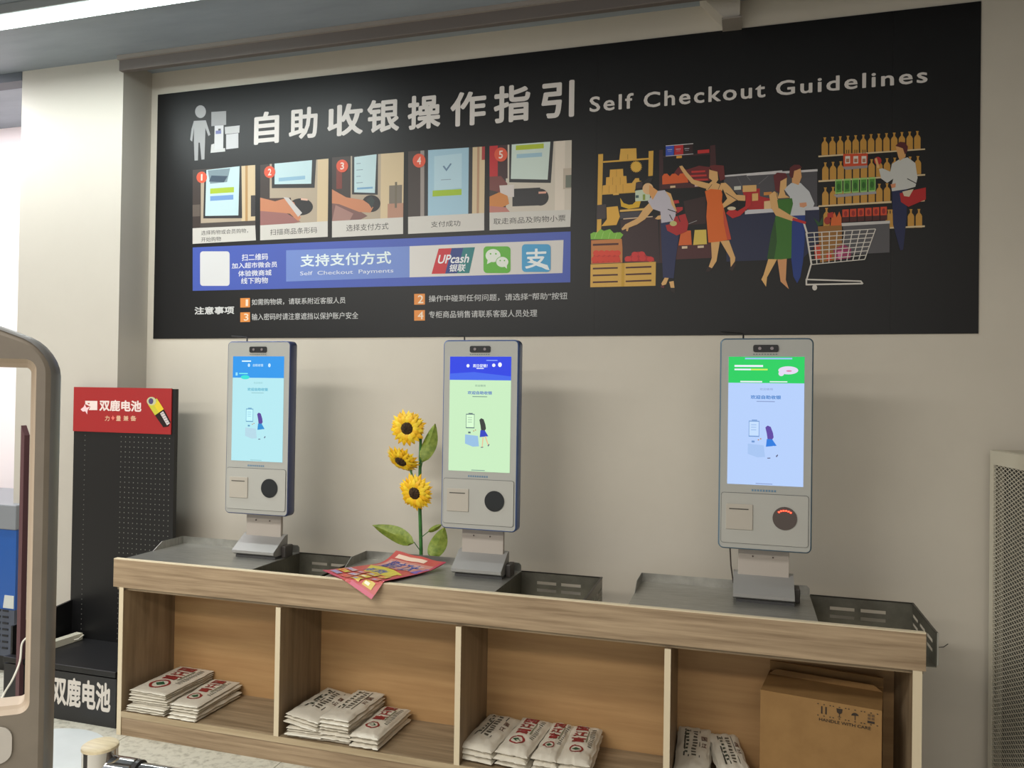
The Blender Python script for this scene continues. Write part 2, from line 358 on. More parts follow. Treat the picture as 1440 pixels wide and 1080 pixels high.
a.rrect(734, 343.5, 774.5, 382.5, 5, (62, 156, 206)).up(.4).text('支', (738.5, 378), (770, 349), (232, 238, 240), .02)
a.pg([(741, 369), (748, 366), (770, 373), (773, 380), (768, 379), (752, 371)], (232, 238, 240))
a.build('payment_logo', None, bn, normals=False, label='red blue teal, green and light blue payment logos')
a = A(); a.text('注意事项', (273.5, 442.5), (329.5, 430.5), (206, 206, 206), .03); a.build('notice_heading', None, po, normals=False)
ORG = (222, 138, 60)
for n, x0, y0, x1, y1 in (('1', 338, 419, 351.5, 432.5), ('3', 338, 439, 351.5, 453), ('2', 582.5, 413, 597.5, 428.5), ('4', 582.5, 436, 597.5, 451)):
    a = A(); a.pg([(x0, y0+.3), (x1, y0), (x1, y1-.3), (x0, y1)], ORG).text(n, (x0+(5 if n != '1' else 7.5), y1-2), (x1-(2 if n != '1' else 2.5), y0+2), (236, 220, 200), .01); a.build('notice_number', None, po, normals=False)
for t, bl, tr in (('如需购物袋，请联系附近客服人员', (354, 429.5), (486, 417.5)), ('输入密码时请注意遮挡以保护账户安全', (354, 450.5), (504, 438.5)),
                  ('操作中碰到任何问题，请选择“帮助”按钮', (603, 425), (798, 411)), ('专柜商品销售请联系客服人员处理', (603, 447.5), (755.5, 435))):
    a = A(); a.text(t, bl, tr, (196, 196, 196), .006); a.build('notice_text', None, po, normals=False)

# --- printed shopping scene
z5 = lambda *q: [(800+x/4.153, 170+y/4.153) for x, y in q]
z6 = lambda *q: [(1050+x/4.114, 170+y/4.114) for x, y in q]
p5 = lambda x, y: (800+x/4.153, 170+y/4.153)
p6 = lambda x, y: (1050+x/4.114, 170+y/4.114)
Y1 = (218, 168, 64)
a = A()
a.pg(z5((300, 580), (520, 560), (530, 830), (320, 828)), (52, 28, 32))
a.pg(z5((172, 195), (200, 193), (188, 650), (163, 655)), Y1).pg(z5((466, 177), (494, 174), (490, 320), (464, 323)), Y1)
a.pg(z5((200, 235), (466, 216), (466, 226), (200, 245)), Y1).pg(z5((302, 163), (394, 160), (396, 222), (294, 232)), (222, 172, 72))
a.line(p5(344, 195), p5(344, 225), .5, (120, 80, 20))
a.pg(z5((240, 285), (316, 280), (318, 322), (336, 322), (338, 365), (385, 362), (385, 415), (195, 428), (198, 378), (216, 375), (218, 330), (238, 328)), (224, 170, 66))
for x, y0, y1 in ((278, 285, 326), (256, 330, 374), (300, 330, 374), (235, 378, 422), (276, 376, 420), (316, 370, 418)): a.line(p5(x, y0), p5(x, y1), .4, (150, 100, 30))
a.pg(z5((195, 425), (400, 411), (400, 418), (195, 432)), Y1).pg(z5((258, 425), (292, 423), (292, 432), (258, 434)), (230, 180, 80))
a.pg([p5(393+(36 if k % 2 else 28)*math.cos(k*math.pi/20), 268+(36 if k % 2 else 28)*math.sin(k*math.pi/20)) for k in range(40)], (226, 178, 66))
a.pg(z5((370, 360), (388, 335), (410, 335), (412, 350), (425, 352), (392, 360), (388, 400), (372, 415)), (222, 172, 72))
a.pg(z5((393, 362), (430, 357), (430, 390), (393, 395)), (56, 40, 48))
a.pg(z5((298, 520), (440, 510), (440, 522), (298, 532)), (226, 180, 90)).pg(z5((300, 450), (320, 480), (350, 490), (372, 488), (395, 465), (420, 470), (410, 505), (350, 515), (305, 500)), (222, 176, 24))
a.pg(z5((220, 505), (285, 498), (298, 560), (278, 608), (190, 615), (222, 575)), (226, 172, 60)).pg(z5((165, 492), (217, 487), (217, 570), (163, 576)), (58, 46, 48))
a.pg(z5((300, 537), (450, 525), (450, 560), (300, 572)), (62, 60, 68)).pg(z5((318, 570), (490, 556), (490, 562), (318, 576)), (220, 190, 160))
a.pg(z5((388, 408), (430, 402), (475, 430), (472, 466), (388, 470)), (200, 214, 190)).pg(z5((390, 435), (408, 434), (408, 450), (390, 451)), (60, 90, 90)).pg(z5((432, 430), (446, 429), (446, 462), (432, 463)), (140, 160, 60))
a.build('yellow_shelf_print', None, po, normals=False)
a = A()
a.pg(z5((130, 697), (313, 688), (313, 828), (130, 835)), (196, 122, 62)).pg(z5((140, 718), (290, 713), (290, 724), (140, 730)), (74, 20, 14))
a.pg(z5((147, 765), (288, 757), (303, 825), (136, 832)), (196, 40, 20))
for k in range(5): a.circ(*p5(160+31*k, 772), 4.6, 4, (220, 60, 34)).circ(*p5(152+32*k, 808), 4.8, 4.4, (214, 54, 26))
a.pg(z5((128, 692), (126, 660), (145, 650), (165, 652), (185, 632), (205, 642), (240, 632), (262, 655), (300, 650), (318, 665), (300, 690)), (128, 190, 62))
for x in (150, 190, 230, 270): a.line(p5(x, 688), p5(x+12, 650), .6, (170, 214, 110))
a.pg(z5((328, 822), (332, 800), (365, 785), (372, 770), (405, 764), (440, 767), (452, 788), (495, 798), (500, 820)), (184, 30, 34))
for x, y in ((345, 806), (385, 780), (425, 778), (385, 805), (430, 803), (475, 808)): a.circ(*p5(x, y), 4.6, 3.8, (206, 44, 44))
a.pg(z5((127, 838), (508, 823), (506, 963), (125, 972)), (214, 168, 74)).pg(z5((308, 831), (326, 830), (324, 967), (306, 968)), (200, 154, 40))
for k in range(3):
    a.pg(z5((140, 858+40*k), (286, 854+40*k), (286, 863+40*k), (140, 868+40*k)), (70, 22, 12)).pg(z5((332, 853+40*k), (482, 847+40*k), (482, 857+40*k), (332, 862+40*k)), (70, 22, 12))
a.build('crate_print', None, po, normals=False, label='printed yellow crates of lettuce, tomatoes and apples')
a = A(); MR = (74, 26, 30)
a.pg(z5((527, 170), (550, 168), (556, 830), (530, 830)), (56, 24, 28)).pg(z5((825, 145), (855, 140), (860, 270), (825, 270)), (64, 24, 28))
a.pg(z5((545, 205), (825, 185), (825, 196), (545, 215)), (50, 22, 26)).pg(z5((545, 372), (760, 357), (760, 388), (545, 398)), MR).pg(z5((620, 730), (835, 712), (838, 800), (612, 810)), MR)
a.pg(z5((566, 145), (614, 141), (612, 205), (565, 208)), (52, 82, 188)).pg(z5((616, 141), (668, 136), (668, 200), (616, 204)), (190, 34, 42)).pg(z5((670, 135), (724, 131), (724, 193), (670, 198)), (44, 14, 18))
for k in range(3):
    a.line(p5(575+50*k, 166+3*(1-k)), p5(603+50*k, 164+3*(1-k)), .8, (190, 190, 205))
    a.line(p5(578+50*k, 176+3*(1-k)), p5(600+50*k, 175+3*(1-k)), .6, (150, 150, 170))
a.line(p5(566, 146), p5(726, 133), .9, (214, 210, 214)).line(p5(566, 206), p5(726, 193), .9, (190, 190, 196)).pg(z5((628, 205), (660, 202), (660, 217), (628, 219)), (226, 160, 60)).pg(z5((752, 172), (820, 166), (820, 186), (752, 192)), (196, 40, 40))
a.pg(z5((610, 310), (640, 270), (690, 285), (760, 262), (825, 270), (825, 350), (700, 358)), (104, 22, 26))
for k in range(3): a.pg(z5((716-6*k, 293+24*k), (796+8*k, 289+24*k), (796+8*k, 299+24*k), (716-6*k, 304+24*k)), (200, 46, 40))
a.pg(z5((546, 372), (545, 325), (556, 310), (574, 308), (590, 325), (602, 310), (622, 308), (640, 322), (650, 308), (672, 306), (690, 322), (697, 360)), (220, 92, 30))
a.pg(z5((592, 380), (622, 378), (622, 390), (592, 392)), (222, 190, 150)).pg(z5((735, 374), (800, 370), (800, 380), (735, 385)), (210, 180, 180))
a.pg(z5((610, 465), (640, 463), (645, 480), (612, 485)), (190, 40, 40)).pg(z5((612, 505), (665, 503), (665, 520), (625, 545)), (180, 36, 38)).pg(z5((670, 470), (800, 440), (800, 600), (690, 610)), (48, 22, 22))
a.pg(z5((655, 642), (712, 640), (718, 724), (640, 728)), (216, 98, 34)).pg(z5((735, 638), (802, 635), (806, 720), (726, 725)), (218, 190, 84)).pg(z5((660, 733), (692, 731), (692, 745), (660, 747)), (224, 200, 170)).pg(z5((752, 730), (788, 728), (788, 741), (752, 743)), (224, 200, 170))
a.build('bakery_shelf_print', None, po, normals=False)
a = A(); GL = (74, 72, 78)
a.pg(z5((905, 325), (1246, 298), (1246, 450), (1000, 440), (905, 360)), GL).line(p5(985, 330), p5(1020, 400), .6, (100, 98, 104)).line(p5(1060, 318), p5(1110, 380), .6, (100, 98, 104))
a.pg(z6((0, 318), (408, 292), (408, 500), (0, 520)), GL).line(p6(0, 320), p6(22, 345), 1, (110, 108, 112)).line(p6(125, 318), p6(70, 365), 1, (104, 102, 106))
a.pg(z5((905, 318), (1246, 289), (1246, 299), (905, 328)), (206, 202, 204)).pg(z6((0, 305), (410, 279), (410, 292), (0, 318)), (206, 202, 204))
a.pg(z5((1010, 400), (1115, 395), (1115, 440), (1200, 460), (1200, 520), (1050, 520)), (178, 28, 30)).pg(z5((1015, 378), (1095, 374), (1095, 412), (1015, 416)), (222, 176, 110)).pg(z5((965, 383), (1005, 380), (1005, 402), (965, 404)), (206, 206, 196))
a.pg(z5((1070, 425), (1105, 422), (1105, 465), (1070, 468)), (226, 180, 110)).pg(z5((1138, 417), (1185, 414), (1185, 432), (1138, 435)), (206, 136, 60)).pg(z5((1140, 470), (1175, 466), (1182, 515), (1140, 518)), (228, 190, 140))
a.pg(z5((920, 545), (1246, 530), (1246, 810), (920, 822)), (22, 30, 66)).pg(z6((0, 535), (420, 512), (420, 700), (330, 790), (0, 800)), (22, 30, 66))
a.pg(z5((1028, 525), (1246, 510), (1246, 530), (1028, 546)), (206, 204, 210)).pg(z6((0, 515), (418, 496), (418, 514), (0, 535)), (206, 204, 210))
a.build('deli_counter_print', None, po, normals=False)
a = A(3); BT = (196, 144, 58)
def bottle(x, y, h=104, w=37, c=BT):
    a.pg(z6((x-w/2, y), (x-w/2, y-h*.62), (x-w*.36, y-h*.72), (x-w*.14, y-h*.80), (x-w*.14, y-h*.94), (x-w*.22, y-h*.95), (x-w*.22, y-h), (x+w*.22, y-h), (x+w*.22, y-h*.95), (x+w*.14, y-h*.94), (x+w*.14, y-h*.80), (x+w*.36, y-h*.72), (x+w/2, y-h*.62), (x+w/2, y)), c); a.l -= .1
for sy, n0, n1 in ((203, 0, 13), (348, 0, 13), (493, 0, 9)):
    slope = -.068
    a.l += .3
    for k in range(n0, n1):
        x = 452+44.6*k; y = sy+slope*(x-415)
        bottle(x+(3 if sy > 300 else 0), y-1)
a.l += .3
for x in (462, 822, 838, 950, 996): bottle(x, 625-.02*(x-950)-6 if x > 700 else 612, 108)
LN = (214, 190, 150)
a.pg(z6((415, 202), (1032, 160), (1032, 168), (415, 211)), LN).pg(z6((415, 345), (1032, 308), (1032, 317), (415, 355)), LN).pg(z6((415, 490), (838, 464), (838, 475), (415, 499)), LN).pg(z6((990, 460), (1030, 457), (1030, 466), (990, 470)), LN).pg(z6((828, 615), (1030, 605), (1030, 615), (828, 624)), LN)
a.up(.5)
a.pg(z6((558, 192), (700, 188), (697, 262), (560, 268)), (206, 72, 30)).pg(z6((552, 266), (700, 258), (698, 272), (572, 284)), (150, 140, 138))
for k in range(3):
    a.pg(z6((570+47*k, 205), (598+47*k, 204), (598+47*k, 246), (570+47*k, 248)), (220, 210, 200)).pg(z6((575+47*k, 220), (593+47*k, 219), (593+47*k, 240), (575+47*k, 241)), (170, 110, 80))
    for d in (-6, 6): a.line(p6(584+47*k+d, 190), p6(584+47*k+d, 168), .9, (50, 46, 22))
for k in range(5):
    a.pg(z6((512+48*k, 340-3*k), (553+48*k, 338-3*k), (553+48*k, 420-3*k), (512+48*k, 424-3*k)), (150, 196, 110)).pg(z6((517+48*k, 350-3*k), (548+48*k, 348-3*k), (548+48*k, 412-3*k), (517+48*k, 415-3*k)), (66, 136, 40))
    a.circ(*p6(532+48*k, 382-3*k), 2.6, 4.6, (40, 96, 22))
a.pg(z6((502, 428), (748, 408), (750, 422), (520, 444)), (160, 156, 160))
a.pg(z6((555, 600), (826, 583), (826, 762), (570, 775)), (84, 82, 86)).pg(z6((548, 592), (828, 578), (828, 594), (548, 610)), (200, 196, 194))
for k in range(6): a.pg(z6((553+44*k, 516-3*k), (592+44*k, 514-3*k), (592+44*k, 584-2*k), (553+44*k, 588-2*k)), (70, 14, 12)).pg(z6((553+44*k, 514-3*k), (590+44*k, 512-3*k), (590+44*k, 556-2*k), (553+44*k, 558-2*k)), (206, 66, 30)).circ(*p6(572+44*k, 538-3*k), 2.4, 4, (150, 30, 20))
a.pg(z6((485, 608), (490, 560), (508, 528), (520, 560), (535, 525), (548, 560), (548, 605)), (214, 100, 34)).pg(z6((466, 535), (500, 528), (500, 560), (466, 562)), (180, 40, 28))
a.build('bottle_shelf_print', None, po, normals=False, label='printed shelves of yellow bottles with green and red stock in front')
# people printed flat
a = A(10); SKN = (222, 174, 112)
a.pg(z5((537, 595), (655, 590), (642, 680), (625, 800), (612, 920), (550, 918), (540, 700)), (26, 36, 82))
a.pg(z5((545, 962), (540, 950), (560, 916), (583, 918), (568, 955)), SKN).pg(z5((586, 940), (612, 935), (618, 982), (596, 978)), SKN).pg(z5((538, 960), (560, 962), (555, 978), (537, 972)), (90, 26, 40)).pg(z5((592, 975), (620, 975), (620, 1008), (598, 995)), (30, 16, 14))
a.pg(z5((470, 480), (495, 515), (445, 575), (400, 605), (350, 625), (345, 645), (336, 645), (335, 630), (312, 640), (308, 630), (330, 605), (400, 570), (440, 510)), SKN)
a.pg(z5((565, 412), (595, 425), (630, 525), (600, 565), (520, 577), (503, 573), (520, 555), (560, 545), (598, 520), (570, 470)), SKN)
a.pg(z5((462, 470), (505, 412), (560, 405), (590, 450), (600, 490), (625, 530), (620, 585), (540, 597), (535, 530), (490, 515)), (196, 190, 202))
a.circ(*p5(462, 397), 7.6, 8, (230, 186, 136)).pg(z5((470, 375), (500, 395), (520, 410), (490, 462), (468, 425)), (224, 160, 96)).pg(z5((470, 330), (492, 335), (480, 362), (430, 362)), (30, 24, 24))
a.pg(z5((565, 610), (605, 600), (620, 560), (680, 543), (698, 600), (690, 645), (630, 670), (575, 642)), (176, 28, 32)).circ(*p5(610, 600), 5, 3.6, (196, 190, 120)).line(p5(578, 517), p5(630, 535), 1.2, (30, 26, 30)).line(p5(630, 535), p5(650, 590), 1.2, (30, 26, 30)).line(p5(588, 548), p5(605, 580), 1.2, (30, 26, 30)).line(p5(700, 602), p5(748, 583), .6, (170, 170, 170))
a.build('shopper_print', None, po, normals=False, label='printed shopper bending in white top and navy trousers')
a = A(10)
a.pg(z5((830, 708), (882, 704), (862, 820), (835, 862), (815, 858), (835, 800)), SKN).pg(z5((885, 703), (935, 698), (972, 800), (966, 850), (945, 852), (942, 800)), SKN)
a.pg(z5((812, 850), (838, 862), (822, 880), (800, 880)), (40, 14, 14)).pg(z5((968, 822), (975, 840), (955, 880), (938, 866)), (40, 14, 14))
a.pg(z5((822, 264), (850, 258), (905, 262), (912, 340), (884, 352), (870, 300), (835, 292)), (104, 26, 26))
a.pg(z5((820, 285), (835, 290), (868, 298), (872, 345), (860, 362), (905, 380), (895, 410), (800, 405), (812, 372), (838, 350), (818, 335)), SKN)
a.pg(z5((812, 400), (760, 385), (715, 365), (680, 322), (655, 285), (645, 266), (662, 262), (690, 300), (730, 345), (825, 368)), SKN)
a.pg(z5((885, 365), (915, 362), (940, 385), (978, 432), (1030, 436), (1030, 468), (975, 465), (900, 512), (860, 522), (852, 512), (885, 500), (925, 455), (900, 400)), SKN)
a.pg(z5((795, 412), (830, 398), (890, 404), (897, 430), (893, 470), (918, 560), (948, 693), (880, 705), (815, 712), (803, 560), (808, 480)), (224, 104, 24)).pg(z5((900, 510), (918, 560), (948, 693), (925, 697), (905, 600)), (200, 70, 40))
a.line(p5(812, 402), p5(836, 372), .6, (60, 20, 20)).line(p5(872, 402), p5(892, 352), .6, (60, 20, 20))
a.pg(z5((918, 540), (945, 510), (985, 528), (1030, 500), (1040, 425), (1068, 420), (1062, 495), (1000, 555), (955, 570)), (190, 26, 30)).circ(*p5(950, 512), 6, 2.6, (214, 200, 170)).line(p5(915, 420), p5(992, 470), .9, (30, 24, 28)).line(p5(992, 470), p5(992, 500), .9, (30, 24, 28))
a.build('shopper_print', None, po, normals=False, label='printed shopper in an orange dress')
a = A(10)
a.pg(z6((258, 546), (338, 544), (335, 700), (325, 820), (310, 905), (292, 940), (270, 900), (258, 800)), (10, 50, 130))
a.pg(z6((258, 360), (312, 360), (362, 410), (392, 480), (385, 498), (345, 508), (338, 512), (338, 546), (250, 550), (250, 440), (215, 395)), (200, 202, 206))
a.pg(z6((305, 476), (345, 472), (348, 492), (330, 502), (308, 498)), (214, 150, 110)).pg(z6((262, 296), (312, 276), (318, 325), (305, 360), (300, 372), (262, 358)), (218, 160, 104)).pg(z6((246, 315), (250, 272), (275, 254), (305, 255), (320, 272), (275, 290), (268, 330), (256, 332)), (92, 22, 26))
a.build('shopper_print', None, po, normals=False, label='printed man with white shirt and blue trousers'); a = A(11.5)
a.pg(z6((125, 800), (176, 800), (118, 905), (112, 960), (85, 918), (98, 890)), (226, 178, 110)).pg(z6((178, 800), (232, 798), (226, 920), (244, 974), (196, 930)), (214, 152, 100))
a.pg(z6((155, 318), (175, 300), (225, 303), (236, 325), (230, 345), (200, 352), (192, 420), (165, 402)), (98, 24, 30)).pg(z6((195, 350), (232, 330), (230, 385), (216, 402), (225, 430), (250, 445), (178, 450), (190, 415)), SKN)
a.pg(z6((130, 430), (160, 408), (178, 420), (186, 505), (262, 552), (296, 566), (262, 580), (168, 548), (140, 500)), SKN)
a.pg(z6((176, 458), (262, 448), (268, 480), (252, 545), (262, 572), (258, 795), (200, 802), (118, 800), (140, 660), (165, 560), (186, 520)), (52, 112, 26)).pg(z6((165, 560), (175, 700), (158, 801), (118, 800), (140, 660)), (30, 78, 18))
a.pg(z6((186, 505), (262, 552), (296, 566), (262, 580), (168, 548)), SKN).line(p6(180, 455), p6(170, 412), .6, (50, 20, 20))
a.build('shopper_print', None, po, normals=False, label='printed shopper in a green dress')
a = A(10)
a.pg(z6((840, 408), (928, 396), (925, 560), (905, 745), (888, 750), (846, 600)), (16, 26, 72))
a.pg(z6((840, 250), (880, 225), (930, 212), (975, 245), (988, 330), (975, 382), (925, 396), (840, 408), (836, 380), (848, 335), (812, 360), (778, 335), (765, 280), (785, 275), (830, 295)), (200, 200, 196))
a.pg(z6((862, 150), (905, 140), (922, 170), (918, 210), (885, 232), (875, 205)), (214, 160, 100)).pg(z6((860, 145), (885, 122), (915, 125), (932, 150), (928, 180), (915, 196), (903, 160)), (84, 22, 26)).circ(*p6(758, 232), 5.2, 5.6, (180, 30, 30)).pg(z6((740, 220), (752, 215), (768, 270), (755, 275)), SKN).pg(z6((832, 368), (862, 362), (860, 385), (838, 390)), (214, 140, 100))
a.pg(z6((885, 420), (925, 410), (1036, 386), (1036, 455), (935, 498), (892, 470)), (176, 22, 24)).pg(z6((900, 410), (965, 395), (940, 440), (910, 436)), (210, 196, 170)).line(p6(928, 335), p6(985, 365), 1.2, (24, 22, 26))
a.build('shopper_print', None, po, normals=False, label='printed man holding an apple and red basket')
a = A(13); CW = (214, 208, 200)
a.pg(z6((412, 612), (550, 600), (552, 800), (425, 820)), (150, 100, 34)).pg(z6((385, 560), (420, 590), (440, 555), (440, 600), (412, 610)), (26, 74, 30)).circ(*p6(466, 578), 4.6, 5.4, (160, 40, 26)).pg(z6((390, 720), (425, 715), (428, 800), (395, 800)), (200, 60, 30))
a.pg(z6((500, 745), (560, 715), (605, 740), (600, 795), (510, 805)), (150, 40, 90)).pg(z6((460, 765), (490, 760), (492, 805), (462, 810)), (200, 60, 30)).pg(z6((525, 755), (560, 752), (545, 805), (530, 800)), (214, 120, 160))
q = quad(z6((345, 650), (745, 626), (682, 802), (372, 832)))
for k in range(10): a.line(q(k/9, 0), q(k/9, 1), 1.3, CW); a.l -= .1
a.l += .3
for k in range(8): a.line(q(0, k/7), q(1, k/7), 1.2, CW); a.l -= .1
for p, r_, wd in (((330, 590), (350, 655), 2.6), ((345, 650), (375, 832), 2.4), ((372, 832), (345, 925), 2.2), ((345, 918), (660, 928), 2), ((345, 948), (670, 942), 2.2), ((345, 915), (345, 952), 2.2), ((658, 926), (672, 944), 2)): a.line(p6(*p), p6(*r_), wd, CW)
a.circ(*p6(393, 965), 3.4, 4, CW).line(p6(265, 568), p6(342, 592), 3.6, (190, 28, 30))
a.build('trolley_print', None, po, normals=False, label='printed white wire trolley with groceries')

# ------------------------------------------------------------------ counter
YF = -.6825; CX0, CX1 = -2.512, .848
ct = thing('checkout_counter', 'long wood-look counter with four open compartments under the kiosks', 'counter', (-.83, -.46, 0))
MB().box(CX0, CX1, YF, YF+.022, .672, .797).build('apron', WOODH, ct)
MB().box(CX0, CX1, YF, YF+.022, .797, .801).build('edge_strip', EDGE, ct, label='pale edge strip')
MB().box(CX0+.004, CX1-.004, YF+.022, -.255, .655, .677).build('top_board', WOODS, ct)
MB().box(CX0+.02, CX1-.03, -.338, -.325, .06, .655).build('back_board', WOODK, ct)
for x in (-2.480, -1.658, -.837, -.018, .8086):
    end = x < -2.4 or x > .8
    w_ = .026 if x < .8 else .032
    MB().box(x, x+w_-.003, YF+.005, -.339 if not end else -.26, 0 if end else .108, .655).build('side_panel' if end else 'divider', WOODV, ct)
    MB().box(x, x+w_-.003, YF+.002, YF+.005, 0 if end else .108, .672 if end else .655).build('edge_strip', EDGE, ct)
MB().box(-2.456, .806, YF+.004, -.339, .082, .108).build('shelf', WOODS, ct)
MB().box(-2.456, .806, YF+.0015, YF+.004, .082, .108).build('edge_strip', noisy('edge_oak', (160, 142, 112), (186, 168, 138), (.4, 1, 6), 5, .5), ct)
MB().box(-2.456, .806, YF+.006, YF+.024, 0, .082).build('toe_kick', WOODH, ct)

def slotted(mb, o, ax, L, H, t, slots):
    """thin sheet with slots; o origin, ax unit dir of length L, height H up; slots list (u0,u1,v0,v1)"""
    us = sorted({0, L, *[s[0] for s in slots], *[s[1] for s in slots]}); vs = sorted({0, H, *[s[2] for s in slots], *[s[3] for s in slots]})
    n = Vector((-ax[1], ax[0], 0))
    for i in range(len(us)-1):
        for j in range(len(vs)-1):
            cu, cv = (us[i]+us[i+1])/2, (vs[j]+vs[j+1])/2
            if any(s[0] < cu < s[1] and s[2] < cv < s[3] for s in slots): continue
            p = []
            for k in (0, t):
                for (u, v) in ((us[i], vs[j]), (us[i+1], vs[j]), (us[i+1], vs[j+1]), (us[i], vs[j+1])):
                    p.append(Vector(o)+Vector((ax[0], ax[1], 0))*u+Vector((0, 0, v))+n*k)
            mb.add(p, [(0, 1, 2, 3), (4, 7, 6, 5), (0, 4, 5, 1), (1, 5, 6, 2), (2, 6, 7, 3), (3, 7, 4, 0)])
TB = -.262; TF = YF+.0235; ZP = .797
def tray(x0, xd, x1, label, hang=False):
    t = thing('kiosk_tray', label, 'tray', ((x0+x1)/2, -.45, .678), group='steel trays on the counter')
    m_ = MB().box(x0, xd, TF, TB, ZP-.003, ZP)
    m_.box(x0, xd, TF, TF+.002, .678, ZP-.003).box(x0, xd, TB-.002, TB, .678, ZP-.003).build('plate', STEEL, t)
    m_ = MB().prism([(x0, ZP), (xd, ZP), (xd, ZP+.026), (xd-.01, ZP+.036), (x0, ZP+.036)], 'y', TB-.002, TB).prism([(TB, ZP), (TB, ZP+.036), (TB-.15, ZP+.036), (TB-.21, ZP)], 'x', x0, x0+.002)
    m_.build('rear_lip', STEEL, t)
    bk = MB(); W = x1-xd; zb = .684
    sl = []
    for r_ in range(2):
        for c_ in range(2):
            u = W*(.20+.30*c_); v = .062-.032*r_
            sl.append((u, u+W*.24, v, v+.013))
    slotted(bk, (xd+.001, TB-.002, zb), (1, 0), W-.001, ZP-zb, .002, sl)
    ysl = [(.06+.12*c_, .06+.12*c_+.09, .062-.032*r_, .075-.032*r_) for r_ in range(2) for c_ in range(3)]
    slotted(bk, (x1, TF, zb), (0, 1), TB-TF-.001, ZP-zb, .002, ysl)
    bk.box(xd+.001, x1-.001, TF, TB-.003, zb-.003, zb).box(xd, xd+.002, TF, TB, zb, ZP-.004)
    bk.build('basket', STEELD, t)
    rm = MB(); rm.box(xd+.002, x1, TB-.006, TB+.001, ZP, ZP+.003).box(x1-.006, x1+.002, TF, TB, ZP, ZP+.003)
    rm.build('rim', mat((70, 68, 64), .35, .9), t)
    if hang: MB().box(x1-.001, x1+.004, TF-.006, TF+.02, .69, ZP+.003, bev=.001).build('corner_flange', STEEL, t)
    return t
tray(-2.48, -1.805, -1.462, 'steel kiosk tray at the left end of the counter')
tray(-1.447, -.688, -.325, 'middle steel kiosk tray under the leaflet')
t3 = tray(-.158, .511, .886, 'steel kiosk tray at the right end of the counter', True)
MB().tube([(.885, -.55, .73), (.905, -.56, .722), (.925, -.57, .728), (.938, -.575, .742)], .0015, 6).build('tie_end', mat((40, 38, 36), .6), t3)

